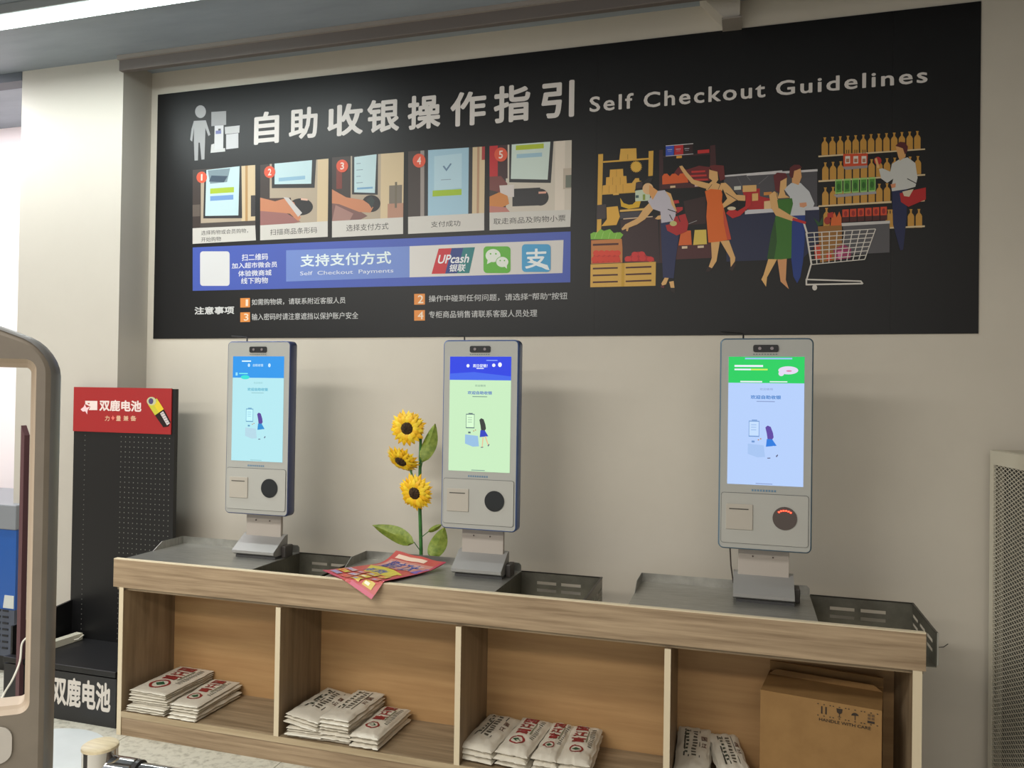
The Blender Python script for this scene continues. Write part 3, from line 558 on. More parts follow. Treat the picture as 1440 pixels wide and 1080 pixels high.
# ------------------------------------------------------------------ kiosks
def rr(x0, z0, x1, z1, r, n=6):
    p = []
    for cx, cz, a_ in ((x1-r, z0+r, -90), (x1-r, z1-r, 0), (x0+r, z1-r, 90), (x0+r, z0+r, 180)):
        for k in range(n+1): t = math.radians(a_+90*k/n); p.append((cx+r*math.cos(t), cz+r*math.sin(t)))
    return p
def kiosk(x, y, rim, label, head, bodyc, variant, tilt=0, rz=0):
    k = thing('checkout_kiosk', label, 'kiosk', (x, y, ZP), rz, group='self checkout kiosks on the counter')
    W, Z0, H, T = .342, .200, .815, .062
    X0, X1, Z1 = -W/2, W/2, .200+.815
    FR = mat((170, 171, 167), .38, name='kiosk_front'); GR = mat((132, 134, 132), .4)
    RM = mat(rim, .3, .2, name='kiosk_rim')
    L = lambda ins, yy: [(px, yy, pz) for px, pz in rr(X0+ins, Z0+ins, X1-ins, Z1-ins, max(.022-ins, .006))]
    bd = MB().loft([L(.006, T), L(0, T-.008), L(0, .006), L(.003, .001), L(.0055, 0)], cap=False)
    bd.add(L(.006, T), [tuple(range(28))[::-1]])
    o1 = bd.build('housing', RM, k, local=True, smooth=True)
    bz = MB().add(L(.0055, .0004), [tuple(range(28))]); 
    bz = MB(); bz.add([(p[0], .0004, p[2]) for p in L(.0055, 0)], [tuple(range(28))]); o2 = bz.build('bezel', FR, k, local=True, normals=False)
    def fm(u, v): return Vector((X0+W*u, 0, Z1-H*v))
    # screen
    sm = Art(fm, (0, -1, 0), .2, 0, 3)
    u0, u1, v0, v1 = .095, .905, .088, .692
    S = lambda u, v: (u0+(u1-u0)*u, v0+(v1-v0)*v)
    s = Art(fm, (0, -1, 0), .25, 2**-EXPO, 3)
    def r_(a0, b0, a1, b1, c): s.pg([S(a0, b0), S(a1, b0), S(a1, b1), S(a0, b1)], c)
    r_(0, 0, 1, 1, bodyc); s.up(1)
    hh = .205; r_(0, 0, 1, hh, head); s.up(1)
    so = s.build('screen', None, k, local=True, normals=False)
    s = Art(fm, (0, -1, 0), .25, 2**-EXPO, 8)
    lt_ = (235, 240, 250); hc = tuple(min(255, int(c*1.0+50)) for c in head)
    if variant == 3:
        s.circ(*S(.79, .105), .105, .019, (226, 216, 240)); s.circ(*S(.70, .13), .03, .012, (226, 216, 240)); s.circ(*S(.80, .11), .03, .004, (220, 130, 170))
        r_(.22, .008, .84, .02, (150, 190, 240)); r_(.08, .065, .46, .08, lt_); r_(.08, .094, .3, .106, lt_); r_(.3, .094, .52, .106, (200, 240, 90)); r_(.16, .19, .45, .2, lt_); r_(.55, .19, .78, .198, lt_)
    elif variant == 2:
        s.pg([S(0, .15), S(.4, .135), S(1, .17), S(1, .205), S(0, .205)], (60, 100, 235)); s.circ(*S(.30, .08), .02, .009, lt_); s.circ(*S(.72, .075), .022, .009, lt_); s.circ(*S(.82, .07), .024, .012, (250, 250, 255))
        s.text('周日促销！', S(.38, .095), S(.62, .065), lt_, .02); r_(.44, .10, .56, .107, lt_); r_(.60, .03, .78, .036, (150, 180, 250))
    else:
        s.circ(*S(.32, .085), .018, .010, (190, 230, 250)); s.circ(*S(.72, .085), .02, .011, (200, 235, 250)); s.text('自助收银', S(.40, .098), S(.60, .072), (200, 235, 250), .01)
        r_(.18, .04, .36, .052, (220, 250, 255)); s.circ(*S(.25, .2), .07, .012, (40, 225, 215)); r_(.06, .155, .1, .185, (150, 225, 250)); r_(.13, .16, .3, .17, (120, 240, 235))
    s.build('banner_graphic', None, so, local=True, normals=False); s = Art(fm, (0, -1, 0), .25, 2**-EXPO, 8)
    tc = {1: (100, 180, 205), 2: (90, 125, 190), 3: (70, 130, 200)}[variant]; fc = {1: (150, 200, 205), 2: (120, 150, 140), 3: (140, 160, 205)}[variant]
    s.text('欢迎使用', S(.42, .262), S(.59, .244), fc, .005).text('欢迎自助收银', S(.30, .330), S(.70, .300), tc, .03); r_(.38, .345, .62, .352, fc)
    r_(.38, .985, .60, .992, fc)
    s.build('welcome_text', None, so, local=True, normals=False); s = Art(fm, (0, -1, 0), .25, 2**-EXPO, 8)
    # little picture: pillar terminal and a woman walking
    bl = {1: (90, 150, 190), 2: (80, 100, 110), 3: (110, 150, 205)}[variant]; P = {1: (180, 215, 230), 2: (150, 190, 225), 3: (165, 195, 240)}[variant]
    s.pg([S(.28, .50), S(.42, .50), S(.42, .625), S(.28, .625)], bl).pg([S(.287, .507), S(.413, .507), S(.413, .617), S(.287, .617)], tuple(min(255, c+14) for c in bodyc)); r_(.32, .492, .39, .499, bl)
    for q_ in range(3): r_(.31, .53+.02*q_, .38, .533+.02*q_, bl)
    s.pg([S(.27, .68), S(.48, .69), S(.50, .78), S(.40, .785), S(.27, .76)], P); r_(.32, .655, .36, .67, bl); s.circ(*S(.41, .648), .008, .003, (190, 140, 90)); s.circ(*S(.44, .64), .008, .003, (190, 140, 90))
    hr = {1: (84, 60, 150), 2: (48, 52, 50), 3: (92, 66, 160)}[variant]; sk = {1: (30, 140, 210), 2: (40, 60, 190), 3: (30, 120, 220)}[variant]
    s.pg([S(.50, .55), S(.53, .535), S(.57, .545), S(.60, .59), S(.61, .625), S(.59, .645), S(.53, .64), S(.52, .60)], hr)
    s.pg([S(.52, .64), S(.59, .64), S(.65, .69), S(.58, .695), S(.51, .70)], sk)
    lg = (232, 190, 150) if variant == 2 else bodyc
    s.pg([S(.555, .70), S(.575, .70), S(.56, .785), S(.545, .785)], lg).pg([S(.59, .695), S(.61, .69), S(.66, .765), S(.645, .77)], lg).pg([S(.53, .785), S(.57, .783), S(.57, .79), S(.53, .792)], (90, 90, 120)).pg([S(.64, .77), S(.665, .755), S(.67, .765), S(.65, .78)], (90, 90, 120))
    s.build('picture', None, so, local=True, normals=False)
    # camera bar
    cb = MB().prism(rr(X0+W*.36, Z1-H*.066, X0+W*.63, Z1-H*.032, .007, 4), 'y', -.004, .0005).build('camera_bar', BLACKP, k, local=True)
    for u in (.43, .56):
        c_ = fm(u, .049); MB().tube([c_+Vector((0, -.0042, 0)), c_+Vector((0, -.0065, 0))], .0062, 14).build('lens', mat((150, 140, 140), .15, .5), cb, local=True)
    ac = MB()
    sf = Art(fm, (0, -1, 0), .4, 0, 3)
    for x_ in range(9): sf.pg([(.36+.03*x_, .074), (.378+.03*x_, .074), (.378+.03*x_, .079), (.36+.03*x_, .079)], (110, 124, 124))
    for x_ in range(9): sf.pg([(.36+.03*x_, .713), (.38+.03*x_, .713), (.38+.03*x_, .722), (.36+.03*x_, .722)], (104, 138, 166))
    for x_ in range(5): sf.pg([(.17+.028*x_, .748), (.188+.028*x_, .748), (.188+.028*x_, .755), (.17+.028*x_, .755)], (120, 120, 120))
    for x_ in range(4): sf.pg([(.68+.028*x_, .748), (.698+.028*x_, .748), (.698+.028*x_, .755), (.68+.028*x_, .755)], (130, 130, 130))
    sf.build('front_marking', None, k, local=True, normals=False)
    # lower service panel with its seam
    o_ = rr(X0+W*.03, Z1-H*.972, X0+W*.965, Z1-H*.732, .010, 5); i_ = rr(X0+W*.03+.0018, Z1-H*.972+.0018, X0+W*.965-.0018, Z1-H*.732-.0018, .009, 5)
    MB().loft([[(p[0], -.0008, p[1]) for p in o_], [(p[0], -.0008, p[1]) for p in i_]]).build('panel_seam', mat((96, 98, 98), .5), k, local=True)
    MB().loft([[(p[0], .0, p[1]) for p in i_], [(p[0], -.003, p[1]) for p in i_]], cap=True).build('service_panel', mat((174, 174, 169), .38), k, local=True)
    pr = MB().box(X0+W*.085, X0+W*.375, -.007, -.003, Z1-H*.905, Z1-H*.785, bev=.0012).build('printer_door', mat((178, 172, 162), .4), k, local=True)
    MB().box(X0+W*.12, X0+W*.33, -.0078, -.0068, Z1-H*.811, Z1-H*.806).build('paper_slot', mat((70, 68, 64), .5), pr, local=True)
    c_ = fm(.715, .842)
    sn = MB().tube([c_+Vector((0, -.003, 0)), c_+Vector((0, -.0055, 0)), c_+Vector((0, -.0055, 0))], [.044, .044, .042], 36).build('scanner_window', mat((34, 36, 36), .12) if variant < 3 else mat((84, 74, 70), .2), k, local=True)
    if variant == 3:
        for q_ in range(6):
            t = math.radians(128-15.2*q_); MB().box(c_.x+.034*math.cos(t)-.0032, c_.x+.034*math.cos(t)+.0032, -.0068, -.0054, c_.z+.030*math.sin(t)-.0022, c_.z+.030*math.sin(t)+.0022).build('red_led', mat((255, 50, 30), .3, 0, 5), sn, local=True)
    # stand behind, foot wedge and flat base
    MB().box(-.095, .095, T+.002, T+.020, .003, .62, bev=.002).build('stand_plate', mat((178, 170, 162), .45), k, local=True)
    MB().box(-.11, .11, T, T+.028, .33, .80, bev=.006).build('rear_housing', mat((190, 188, 180), .5), k, local=True)
    for sx in (-.04, .035): MB().tube([(sx, T+.0015, .165), (sx, T-.002, .165)], .003, 10).build('screw', mat((90, 80, 76), .4, .6), k, local=True)
    ft = MB().prism([(-.02, .022), (-.02, .034), (T+.012, .098), (T+.035, .101), (T+.035, .012), (0, .012)], 'x', -.112, .112)
    ft.build('foot_cover', mat((150, 149, 147), .42, .15), k, local=True)
    MB().box(-.100, .112, -.006, T+.06, 0, .012).build('foot_base', mat((60, 60, 62), .5), k, local=True)
    MB().box(.113, .135, T-.02, T+.045, 0, .055, bev=.004).build('side_bracket', mat((66, 62, 60), .5), k, local=True)
    # antenna cable on top
    MB().tube([(-.085, .03, Z1-.002), (-.085, .03, Z1+.016), (-.09, .03, Z1+.02), (-.17, .028, Z1+.026)], .0035, 8).build('antenna', BLACKP, k, local=True, smooth=True)
    if variant == 3: MB().tube([(-.128, T+.01, .22), (-.122, T+.012, .12), (-.112, T+.02, .05)], .0028, 8).build('cable', mat((60, 52, 46), .6), k, local=True)
    return k
kiosk(-1.935, -.435, (74, 84, 122), 'leftmost kiosk with light blue banner on its screen', (30, 150, 235), (180, 232, 240), 1)
kiosk(-.833, -.440, (84, 108, 160), 'middle kiosk with dark blue banner, right of the sunflowers', (32, 60, 225), (200, 236, 192), 2)
kiosk(.331, -.460, (98, 122, 140), 'rightmost kiosk with green banner and red scanner lights', (20, 205, 92), (180, 206, 250), 3)

# ------------------------------------------------------------------ sunflowers
sy = -.225
sf = thing('sunflower', 'artificial sunflower stem with three yellow heads behind the counter', 'flower', (aty(592, 780, sy).x, sy, 0))
GRN = noisy('stem_green', (46, 98, 44), (62, 128, 58), (1, 1, 1), 30, .5); LEAF = noisy('leaf_green', (98, 122, 36), (142, 158, 64), (1, 1, 1), 40, .55)
xb = aty(592, 780, sy).x
MB().tube([(xb+.004, sy, 0), (xb, sy, .5), (xb, sy, .85), aty(590, 700, sy-.01), aty(591, 640, sy-.012), aty(592, 602, sy-.01)], [.008, .0085, .0085, .008, .007, .006], 10).build('stem', GRN, sf, smooth=True)
MB().tube([aty(590, 700, sy-.01), aty(577, 660, sy-.02), aty(570, 650, sy-.02)], .005, 8).build('branch', GRN, sf, smooth=True)
MB().tube([aty(592, 622, sy-.01), aty(580, 610, sy-.02), aty(576, 606, sy-.02)], .005, 8).build('branch', GRN, sf, smooth=True)
YEL = [mat((246, 200, 26), .5), mat((240, 184, 16), .5), mat((248, 212, 44), .5)]
random.seed(4)
for hx, hy, R_, tilt, sq in ((574, 602, .088, (.05, .1), 1), (566, 645, .084, (.75, -.15), .78), (585.5, 692, .092, (.2, -.1), 1)):
    c_ = aty(hx, hy, sy-.05)
    rot = Matrix.Rotation(tilt[0], 3, 'X') @ Matrix.Rotation(tilt[1], 3, 'Z')
    pet = MB()
    for ring, (n, r0, r1, lift) in enumerate(((20, .024, R_, .004), (20, .024, R_*.93, .011), (16, .022, R_*.78, .018))):
        for k_ in range(n):
            t = 2*math.pi*(k_+.5*ring)/n+random.uniform(-.07, .07); rr_ = r1*random.uniform(.88, 1.06); wd = .0118
            d = Vector((math.cos(t), 0, math.sin(t))); s_ = Vector((-math.sin(t), 0, math.cos(t)))
            pts = []
            for f_, ww, ly in ((0, .5, 0), (.35, 1, .006), (.7, .8, .004), (1, .02, -.006)):
                for sg in (-1, 0, 1):
                    pts.append(d*(r0+(rr_-r0)*f_)+s_*(sg*wd*ww)+Vector((0, -lift-ly+(.0025 if sg else 0)+random.uniform(-.001, .001), 0)))
            fs = [(i*3+j, i*3+j+1, i*3+j+4, i*3+j+3) for i in range(3) for j in range(2)]
            pet.add([rot @ p+c_ for p in pts], fs, YEL[(k_+ring) % 3])
    po_ = pet.build('petal_ring', None, sf, smooth=True, kind='stuff')
    dsk = MB(); lp = []
    for rr_, yy in ((.0, -.030), (.012, -.030), (.024, -.026), (.033, -.016), (.034, -.006)):
        lp.append([rot @ Vector((max(rr_, .0005)*math.cos(k_*.3142), yy+(.002 if k_ % 2 else 0), max(rr_, .0005)*math.sin(k_*.3142)))+c_ for k_ in range(20)])
    dsk.loft(lp, cap=True).build('flower_center', noisy('seed_brown', (28, 18, 8), (74, 52, 18), (1, 1, 1), 160, .8, bump=1), sf)
    MB().tube([rot @ Vector((0, .004, 0))+c_, rot @ Vector((0, -.004, 0))+c_], .026, 14).build('calyx', GRN, sf)
def leaf(pts, tip, base_, wd, nm='leaf', yo=0):
    """leaf from base_ to tip (px), half-width wd px"""
    m_ = MB(); n = 10; b = Vector(base_); t = Vector(tip); d = t-b; nn = Vector((-d.y, d.x)).normalized(); v = []
    for i in range(n+1):
        f_ = i/n; wf = math.sin(math.pi*min(1, f_**.75))**.8*wd+.3; c_ = b+d*f_
        for sg in (-1, -.5, 0, .5, 1):
            q_ = c_+nn*sg*wf; p = aty(q_.x, q_.y, sy-.03+yo); p.y += .012*abs(sg)+.02*math.sin(f_*2.6)-.01+.003*math.sin(9*f_+sg*3); v.append(p)
    m_.add(v, [(i*5+j, i*5+j+1, i*5+j+6, i*5+j+5) for i in range(n) for j in range(4)])
    return m_.build(nm, LEAF, sf, smooth=True)
leaf(None, (611, 596), (594, 650), 10); leaf(None, (523, 739), (582, 764), 11); leaf(None, (624, 742), (606, 786), 12); leaf(None, (620, 738), (602, 748), 3.5)
MB().tube([aty(582, 762, sy-.03), aty(592, 776, sy-.005)], .002, 6).build('leaf_stalk', GRN, sf)
MB().tube([aty(594, 650, sy-.03), aty(591, 664, sy-.012)], .002, 6).build('leaf_stalk', GRN, sf)
MB().tube([aty(602, 748, sy-.03), aty(592, 756, sy-.005)], .002, 6).build('leaf_stalk', GRN, sf)

# ------------------------------------------------------------------ leaflet hanging over the apron
def sheet(u, v):
    """u along left->right lower edge, v from lower-left edge back"""
    Lc = Vector((-1.470, -.625)); Bc = Vector((-1.285, -.285)); Rc = Vector((-1.012, -.345)); Fc = Vector((-1.185, -.765))
    p = (Lc*(1-u)+Fc*u)*(1-v)+(Bc*(1-u)+Rc*u)*v
    z = .8025+.0035*math.sin(7*u+4*v)**2 + max(0, v-.72)**2*.55*(1-.55*u) + .03*max(0, .25-u)*max(0, .4-v)*4
    y = p.y
    if y < YF-.004:
        e = YF-.004-y; z = .8045-e*.82; y = YF-.004-e*.50
    return Vector((p.x, y, z+.0015))
lf = thing('leaflet', 'pink and yellow sale leaflet draped over the counter edge', 'leaflet', (-1.24, -.5, .80))
m_ = MB(); n = 28
g = [sheet(i/n, j/n) for j in range(n+1) for i in range(n+1)]
m_.add(g, [(j*(n+1)+i, j*(n+1)+i+1, (j+1)*(n+1)+i+1, (j+1)*(n+1)+i) for j in range(n) for i in range(n)])
pap = m_.build('paper', noisy('leaflet_red', (178, 66, 72), (186, 84, 70), (1, 1, 1), 6, .4), lf, smooth=True)
class Leaf(Art):
    def P(s, p): return sheet(*p)+Vector((0, -.0004, .0011+.0003*s.l))
    def pg(s, pts, c):
        # subdivide the quad for draping
        if len(pts) == 4:
            q_ = quad(pts); k = 5; vs = [s.P(q_(i/k, j/k)) for j in range(k+1) for i in range(k+1)]
            s.add(vs, [(j*(k+1)+i, j*(k+1)+i+1, (j+1)*(k+1)+i+1, (j+1)*(k+1)+i) for j in range(k) for i in range(k)], s.mt(c)); s.l += .3; return s
        return super().pg(pts, c)
    def text2(s, t, q, c, bold=.02):
        vs, fs, _ = text_geo(t, bold); f_ = quad(q); s.add([s.P(f_(u, 1-v))+Vector((0, 0, k)) for u, v, k in vs], fs, s.mt(c)); s.l += .3
a = Leaf(None, (0, 0, 1), .4)
def RQ(u0, v0, u1, v1): return [(u0, v1), (u1, v1), (u1, v0), (u0, v0)]
a.pg(RQ(0, 0, 1, .04), (184, 72, 100)).pg(RQ(.94, 0, 1, 1), (178, 62, 88))
a.pg(RQ(.08, .62, .94, .88), (192, 130, 120)).pg(RQ(.12, .66, .9, .84), (196, 164, 162)).pg([(.04, .62), (.55, .60), (.93, .46), (.30, .36)], (196, 184, 62)).pg(RQ(.3, .36, .86, .46), (196, 178, 70)).pg(RQ(.12, .90, .7, .96), (226, 200, 180))
a.text2('超市', RQ(.18, .62, .50, .86), (60, 70, 140), .03); a.text2('江大', RQ(.5, .62, .80, .84), (56, 70, 150), .03)
a.pg(RQ(.86, .60, .97, .80), (110, 90, 170)); a.text2('年货', RQ(.2, .38, .62, .52), (80, 90, 150), .03)
random.seed(7)
for r_i, v in enumerate((.06, .16, .26)):
    for c_i in range(4):
        u = .06+.23*c_i; a.pg(RQ(u, v, u+.17, v+.075), random.choice([(196, 170, 70), (190, 160, 160), (150, 138, 168), (196, 110, 90)]))
        a.pg(RQ(u+.02, v+.02, u+.10, v+.05), random.choice([(150, 140, 190), (230, 220, 200), (210, 60, 60)]))
a.build('print', None, pap, normals=False)

# ------------------------------------------------------------------ plastic bag bundles
BAGM = mat((206, 200, 186), .42, name='bag_plastic', bump=.35, bscale=60)
def bundle(x, y, z, W, L, T, label, seed, rz=0, rx=0, ry=0, layers=3, style='red', grp='folded plastic bags in the compartments'):
    b_ = thing('bag_bundle', label, 'plastic bags', (x, y, z), rz, grp); b_.rotation_euler = (rx, ry, rz)
    def hgt(u, v, lay, top):
        e = max(0., 1-abs(u)**6)**.42*max(0., 1-abs(v)**9)**.42
        n_ = noise.noise(Vector((u*2.2+seed*3.1, v*3.4+lay, seed)))*.55+noise.noise(Vector((u*7+seed, v*9, lay*2.)))*.22
        dm = .55*(1-u*u)*(1-v**4) if (top == 1 and lay == layers-1) else 0
        return (.36+.64*e)*(1+.62*n_+dm)
    body = MB(); nu, nv = 22, 30; t1 = T/layers
    random.seed(seed)
    for l in range(layers):
        ox, oy, sc_ = random.uniform(-.006, .006), random.uniform(-.008, .008), random.uniform(.95, 1.0)
        if l == layers-1: ox = oy = 0; sc_ = .97
        rims = {}
        for sg in (1, -1):
            vs = []
            for j in range(nv+1):
                v = -1+2*j/nv
                for i in range(nu+1):
                    u = -1+2*i/nu; wob = .006*noise.noise(Vector((v*3, u*3, seed+l*5.)))
                    h = hgt(u, v, l, sg)*t1*.62
                    vs.append((u*W/2*sc_+ox+wob, v*L/2*sc_+oy+wob, (l+.5)*t1+sg*h))
            f_ = [(j*(nu+1)+i, j*(nu+1)+i+1, (j+1)*(nu+1)+i+1, (j+1)*(nu+1)+i) for j in range(nv) for i in range(nu)]
            if sg < 0: f_ = [q_[::-1] for q_ in f_]
            body.add(vs, f_)
            per = [j*(nu+1) for j in range(nv+1)]+[nv*(nu+1)+i for i in range(1, nu+1)]+[j*(nu+1)+nu for j in range(nv-1, -1, -1)]+[i for i in range(nu-1, 0, -1)]
            rims[sg] = [vs[i] for i in per]
        mid = []
        for p_, q_ in zip(rims[1], rims[-1]):
            mx, my = (p_[0]+q_[0])/2, (p_[1]+q_[1])/2
            mid.append((mx+(t1*.30 if mx > W*.44 else -t1*.30 if mx < -W*.44 else 0), my+(t1*.30 if my > L*.46 else -t1*.30 if my < -L*.46 else 0), (p_[2]+q_[2])/2))
        n_p = len(mid)
        body.add(rims[1]+mid+rims[-1], [(a_, (a_+1) % n_p, (a_+1) % n_p+n_p, a_+n_p) for a_ in range(n_p)]+[(a_+n_p, (a_+1) % n_p+n_p, (a_+1) % n_p+2*n_p, a_+2*n_p) for a_ in range(n_p)])
    bo = body.build('folded_bags', BAGM, b_, local=True, smooth=True, normals=False)
    bo.data.validate()
    l = layers-1
    class BP(Art):
        def P(s, p):
            u, v = p; wob = .006*noise.noise(Vector((v*3, u*3, seed+l*5.)))
            return Vector((u*W/2*.97+wob, v*L/2*.97+wob, (l+.5)*t1+hgt(u, v, l, 1)*t1*.62+.0012+.0002*s.l))
        def pg(s, pts, c):
            vs = [s.P(p) for p in pts]; s.add(vs, [tuple(range(len(vs)))] if len(pts) < 5 else tessellate_polygon([[Vector((q_[0], q_[1], 0)) for q_ in pts]]), s.mt(c)); s.l += .3; return s
        def tx(s, t, q, c, bold=.02):
            vs, fs, _ = text_geo(t, bold); f_ = quad(q); s.add([s.P(f_(u, 1-v))+Vector((0, 0, k)) for u, v, k in vs], fs, s.mt(c)); s.l += .3
        def ring(s, cu, cv, ru, rv, k0, c, n=24):
            vs = []
            for k in range(n): t = 2*math.pi*k/n; vs += [s.P((cu+ru*math.cos(t), cv+rv*math.sin(t))), s.P((cu+ru*k0*math.cos(t), cv+rv*k0*math.sin(t)))]
            s.add(vs, [(2*k, 2*((k+1) % n), 2*((k+1) % n)+1, 2*k+1) for k in range(n)], s.mt(c)); s.l += .3
    a = BP(None, (0, 0, 1), .5)
    RD = (136, 44, 42); DG = (62, 62, 54)
    asp = W/L
    if style == 'red':
        a.ring(-.10, -.46, .50, .50*asp, .76, RD); a.pg([(-.38, -.46), (-.10, -.46-.2*asp), (.2, -.46), (-.10, -.46+.25*asp)], (34, 84, 56))
        for i, ch in enumerate('富江国'):
            v = -.12+.34*i; a.tx(ch, [(-.62, v+.29), (.32, v+.29), (.32, v), (-.62, v)], RD, .04)
        for k in range(13): a.pg([(.55, -.3+.085*k), (.82, -.3+.085*k+.01), (.82, -.3+.085*k+.045), (.55, -.3+.085*k+.03)], DG)
        a.pg([(.38, -.1), (.46, -.1), (.46, .6), (.38, .6)], (120, 126, 104))
    else:
        for c_, (u0, u1) in enumerate(((-.62, -.50), (-.25, -.18), (.42, .48))): a.pg([(u0, -.45), (u1, -.45), (u1, .8), (u0, .8)], DG)
        for k in range(9): a.pg([(-.05, -.4+.13*k), (.25, -.4+.13*k), (.25, -.33+.13*k), (-.05, -.33+.13*k)], (84, 80, 70))
        for k in range(7): a.pg([(-.48, -.3+.16*k), (-.30, -.3+.16*k), (-.30, -.22+.16*k), (-.48, -.22+.16*k)], (60, 68, 56))
        a.tx('国', [(.55, .5), (.86, .5), (.86, .3), (.55, .3)], (90, 60, 50), .02); a.tx('江', [(.55, .2), (.86, .2), (.86, 0), (.55, 0)], (90, 60, 50), .02)
    a.build('print', None, bo, local=True, normals=False)
    return b_
ZS = .1085
bundle(-2.325, -.515, ZS, .205, .33, .034, 'folded white plastic bags in the leftmost compartment, bottom of the left stack', 1)
bundle(-2.320, -.510, ZS+.036, .205, .33, .034, 'folded white plastic bags in the leftmost compartment, middle of the left stack', 2, rz=.02)
bundle(-2.318, -.508, ZS+.072, .20, .335, .030, 'folded white plastic bags with red print, topmost of the leftmost stack', 3, rz=-.02)
bundle(-2.120, -.520, ZS, .145, .32, .028, 'folded white plastic bags, lower of the two right bundles in the leftmost compartment', 4, rz=-.03, layers=2)
bundle(-2.128, -.515, ZS+.031, .14, .32, .038, 'folded white plastic bags with red ring, upper right bundle in the leftmost compartment', 5, rz=.02)
bundle(-1.520, -.515, ZS, .17, .32, .045, 'folded white plastic bags in the second compartment, lower left', 6, rz=.03, layers=4, style='dark')
bundle(-1.525, -.510, ZS+.047, .16, .32, .045, 'folded white plastic bags with dark print, upper left in the second compartment', 7, rz=-.06, ry=.12, layers=3, style='dark')
bundle(-1.368, -.515, ZS, .135, .32, .045, 'folded white plastic bags in the second compartment, lower middle', 8, rz=0, layers=3, style='dark')
bundle(-1.372, -.510, ZS+.048, .135, .325, .060, 'thick folded white plastic bags with dark print, upper middle in the second compartment', 9, rz=-.03, layers=4, style='dark')
bundle(-1.232, -.520, ZS, .125, .315, .058, 'folded white plastic bags with red and green ring, right in the second compartment', 10, rz=-.02)
bundle(-.742, -.500, ZS+.010, .14, .30, .066, 'crumpled white plastic bags against the divider of the third compartment', 11, rz=-.12, rx=.05, layers=3, style='dark')
bundle(-.592, -.505, ZS+.012, .13, .30, .070, 'folded white plastic bags with red print, second from left in the third compartment', 12, rz=-.10, rx=.06)
bundle(-.468, -.500, ZS+.012, .095, .30, .066, 'narrow folded white plastic bags, third from left in the third compartment', 13, rz=-.06, rx=.06)
bundle(-.362, -.500, ZS+.012, .12, .30, .066, 'folded white plastic bags with red print, rightmost in the third compartment', 14, rz=.02, rx=.06)
bundle(.075, -.430, ZS+.045, .12, .24, .055, 'folded white plastic bags leaning beside the divider in the fourth compartment', 15, rz=0, rx=.34, style='dark')
bundle(.212, -.435, ZS+.042, .105, .24, .052, 'folded white plastic bags next to the cardboard box', 16, rz=.3, rx=.32, style='dark')

# ------------------------------------------------------------------ cardboard box
bx = thing('cardboard_box', 'open brown cardboard box with handle with care print in right compartment', 'box', (.542, -.485, .109), -.17)
KR = noisy('kraft_board', (140, 106, 62), (150, 115, 69), (1, 1, 1), 12, .8)
bw, bd_, bh = .405, .24, .40
MB().box(-bw/2, bw/2, -.12, .115, 0, bh-.002).build('carton', KR, bx, local=True)
MB().prism([(.113, bh-.002), (.117, bh-.002), (.117, bh+.038), (.111, bh+.036)], 'x', -bw/2, bw/2).build('back_flap', KR, bx, local=True)
MB().prism([(-bw/2+.001, bh-.002), (bw/2-.001, bh-.002), (bw/2-.03, bh+.018), (-bw/2+.03, bh+.020)], 'y', .070, .073).build('inner_flap', KR, bx, local=True)
a = Art(lambda u, v: Vector((-bw/2+bw*u, -.12, bh-.0-v*bw)), (0, -1, 0), .7, 0, 2); BK = (48, 36, 26)
for k in range(4):
    u0 = .49+.125*k
    for (p, q_) in ((0, 0), (.1, 0), (0, .1), (.1, .1), (.05, 0), (.05, .1)): a.pg([(u0+p-.006, .035+q_), (u0+p+.006, .035+q_), (u0+p+.006, .043+q_), (u0+p-.006, .043+q_)], BK)
a.pg([(.515, .055), (.527, .055), (.527, .12), (.515, .12)], BK).pg([(.550, .055), (.562, .055), (.562, .12), (.550, .12)], BK)
a.pg([(.64, .05), (.69, .05), (.685, .085), (.67, .095), (.66, .095), (.645, .085)], BK).pg([(.662, .095), (.668, .095), (.668, .12), (.662, .12)], BK).pg([(.65, .12), (.68, .12), (.68, .125), (.65, .125)], BK)
a.circ(.79, .09, .03, .028, BK, 12, 180, 360).pg([(.787, .085), (.793, .085), (.793, .125), (.787, .125)], BK)
for i in range(2):
    for j in range(2): a.pg([(.89+.03*i, .05+.028*j), (.912+.03*i, .05+.028*j), (.912+.03*i, .07+.028*j), (.89+.03*i, .07+.028*j)], (96, 72, 46))
a.pg([(.888, .108), (.944, .108), (.944, .128), (.888, .128)], BK)
a.text('HANDLE WITH CARE', (.50, .185), (.915, .158), BK, .01)
a.build('print', None, bx, local=True, normals=False)

# ------------------------------------------------------------------ battery display rack
BKM = mat((12, 12, 14), .45, name='black_rack'); BK2 = mat((32, 32, 33), .5)
rk = thing('display_rack', 'tall black pegboard battery rack with red header, left of the counter', 'display rack', (-2.88, -.43, 0))
rx0, rx1 = -3.205, -2.556
MB().box(rx0, rx1, -.246, -.222, .0, 1.58).build('back_panel', BKM, rk)
MB().box(rx0, rx1-.018, -.252, -.246, 1.346, 1.583).build('header', mat((160, 36, 38), .35), rk)
MB().box(rx0+.008, rx0+.010, -.60, -.246, .20, .44)
MB().prism([(-.246, .05), (-.246, .44), (-.60, .40), (-.60, .05)], 'x', rx0, rx0+.012).build('side_panel', BKM, rk)
MB().box(rx0+.012, -2.530, -.60, -.247, .23, .245, bev=.002).build('shelf', BKM, rk)
MB().box(rx0, -2.530, -.640, -.600, .235, .262, bev=.003).build('shelf_front', BKM, rk)
MB().box(rx0, -2.530, -.634, -.247, .0, .228).build('base_box', BK2, rk)
hm = lambda u, v: aty(u, v, -.252)
a = Art(hm, (0, -1, 0), .4, 0, 2); zz = lambda x, y: (100+x/9, 535+y/9)
a.text('双鹿电池', zz(358, 385), zz(893, 255), (232, 214, 210), .035)
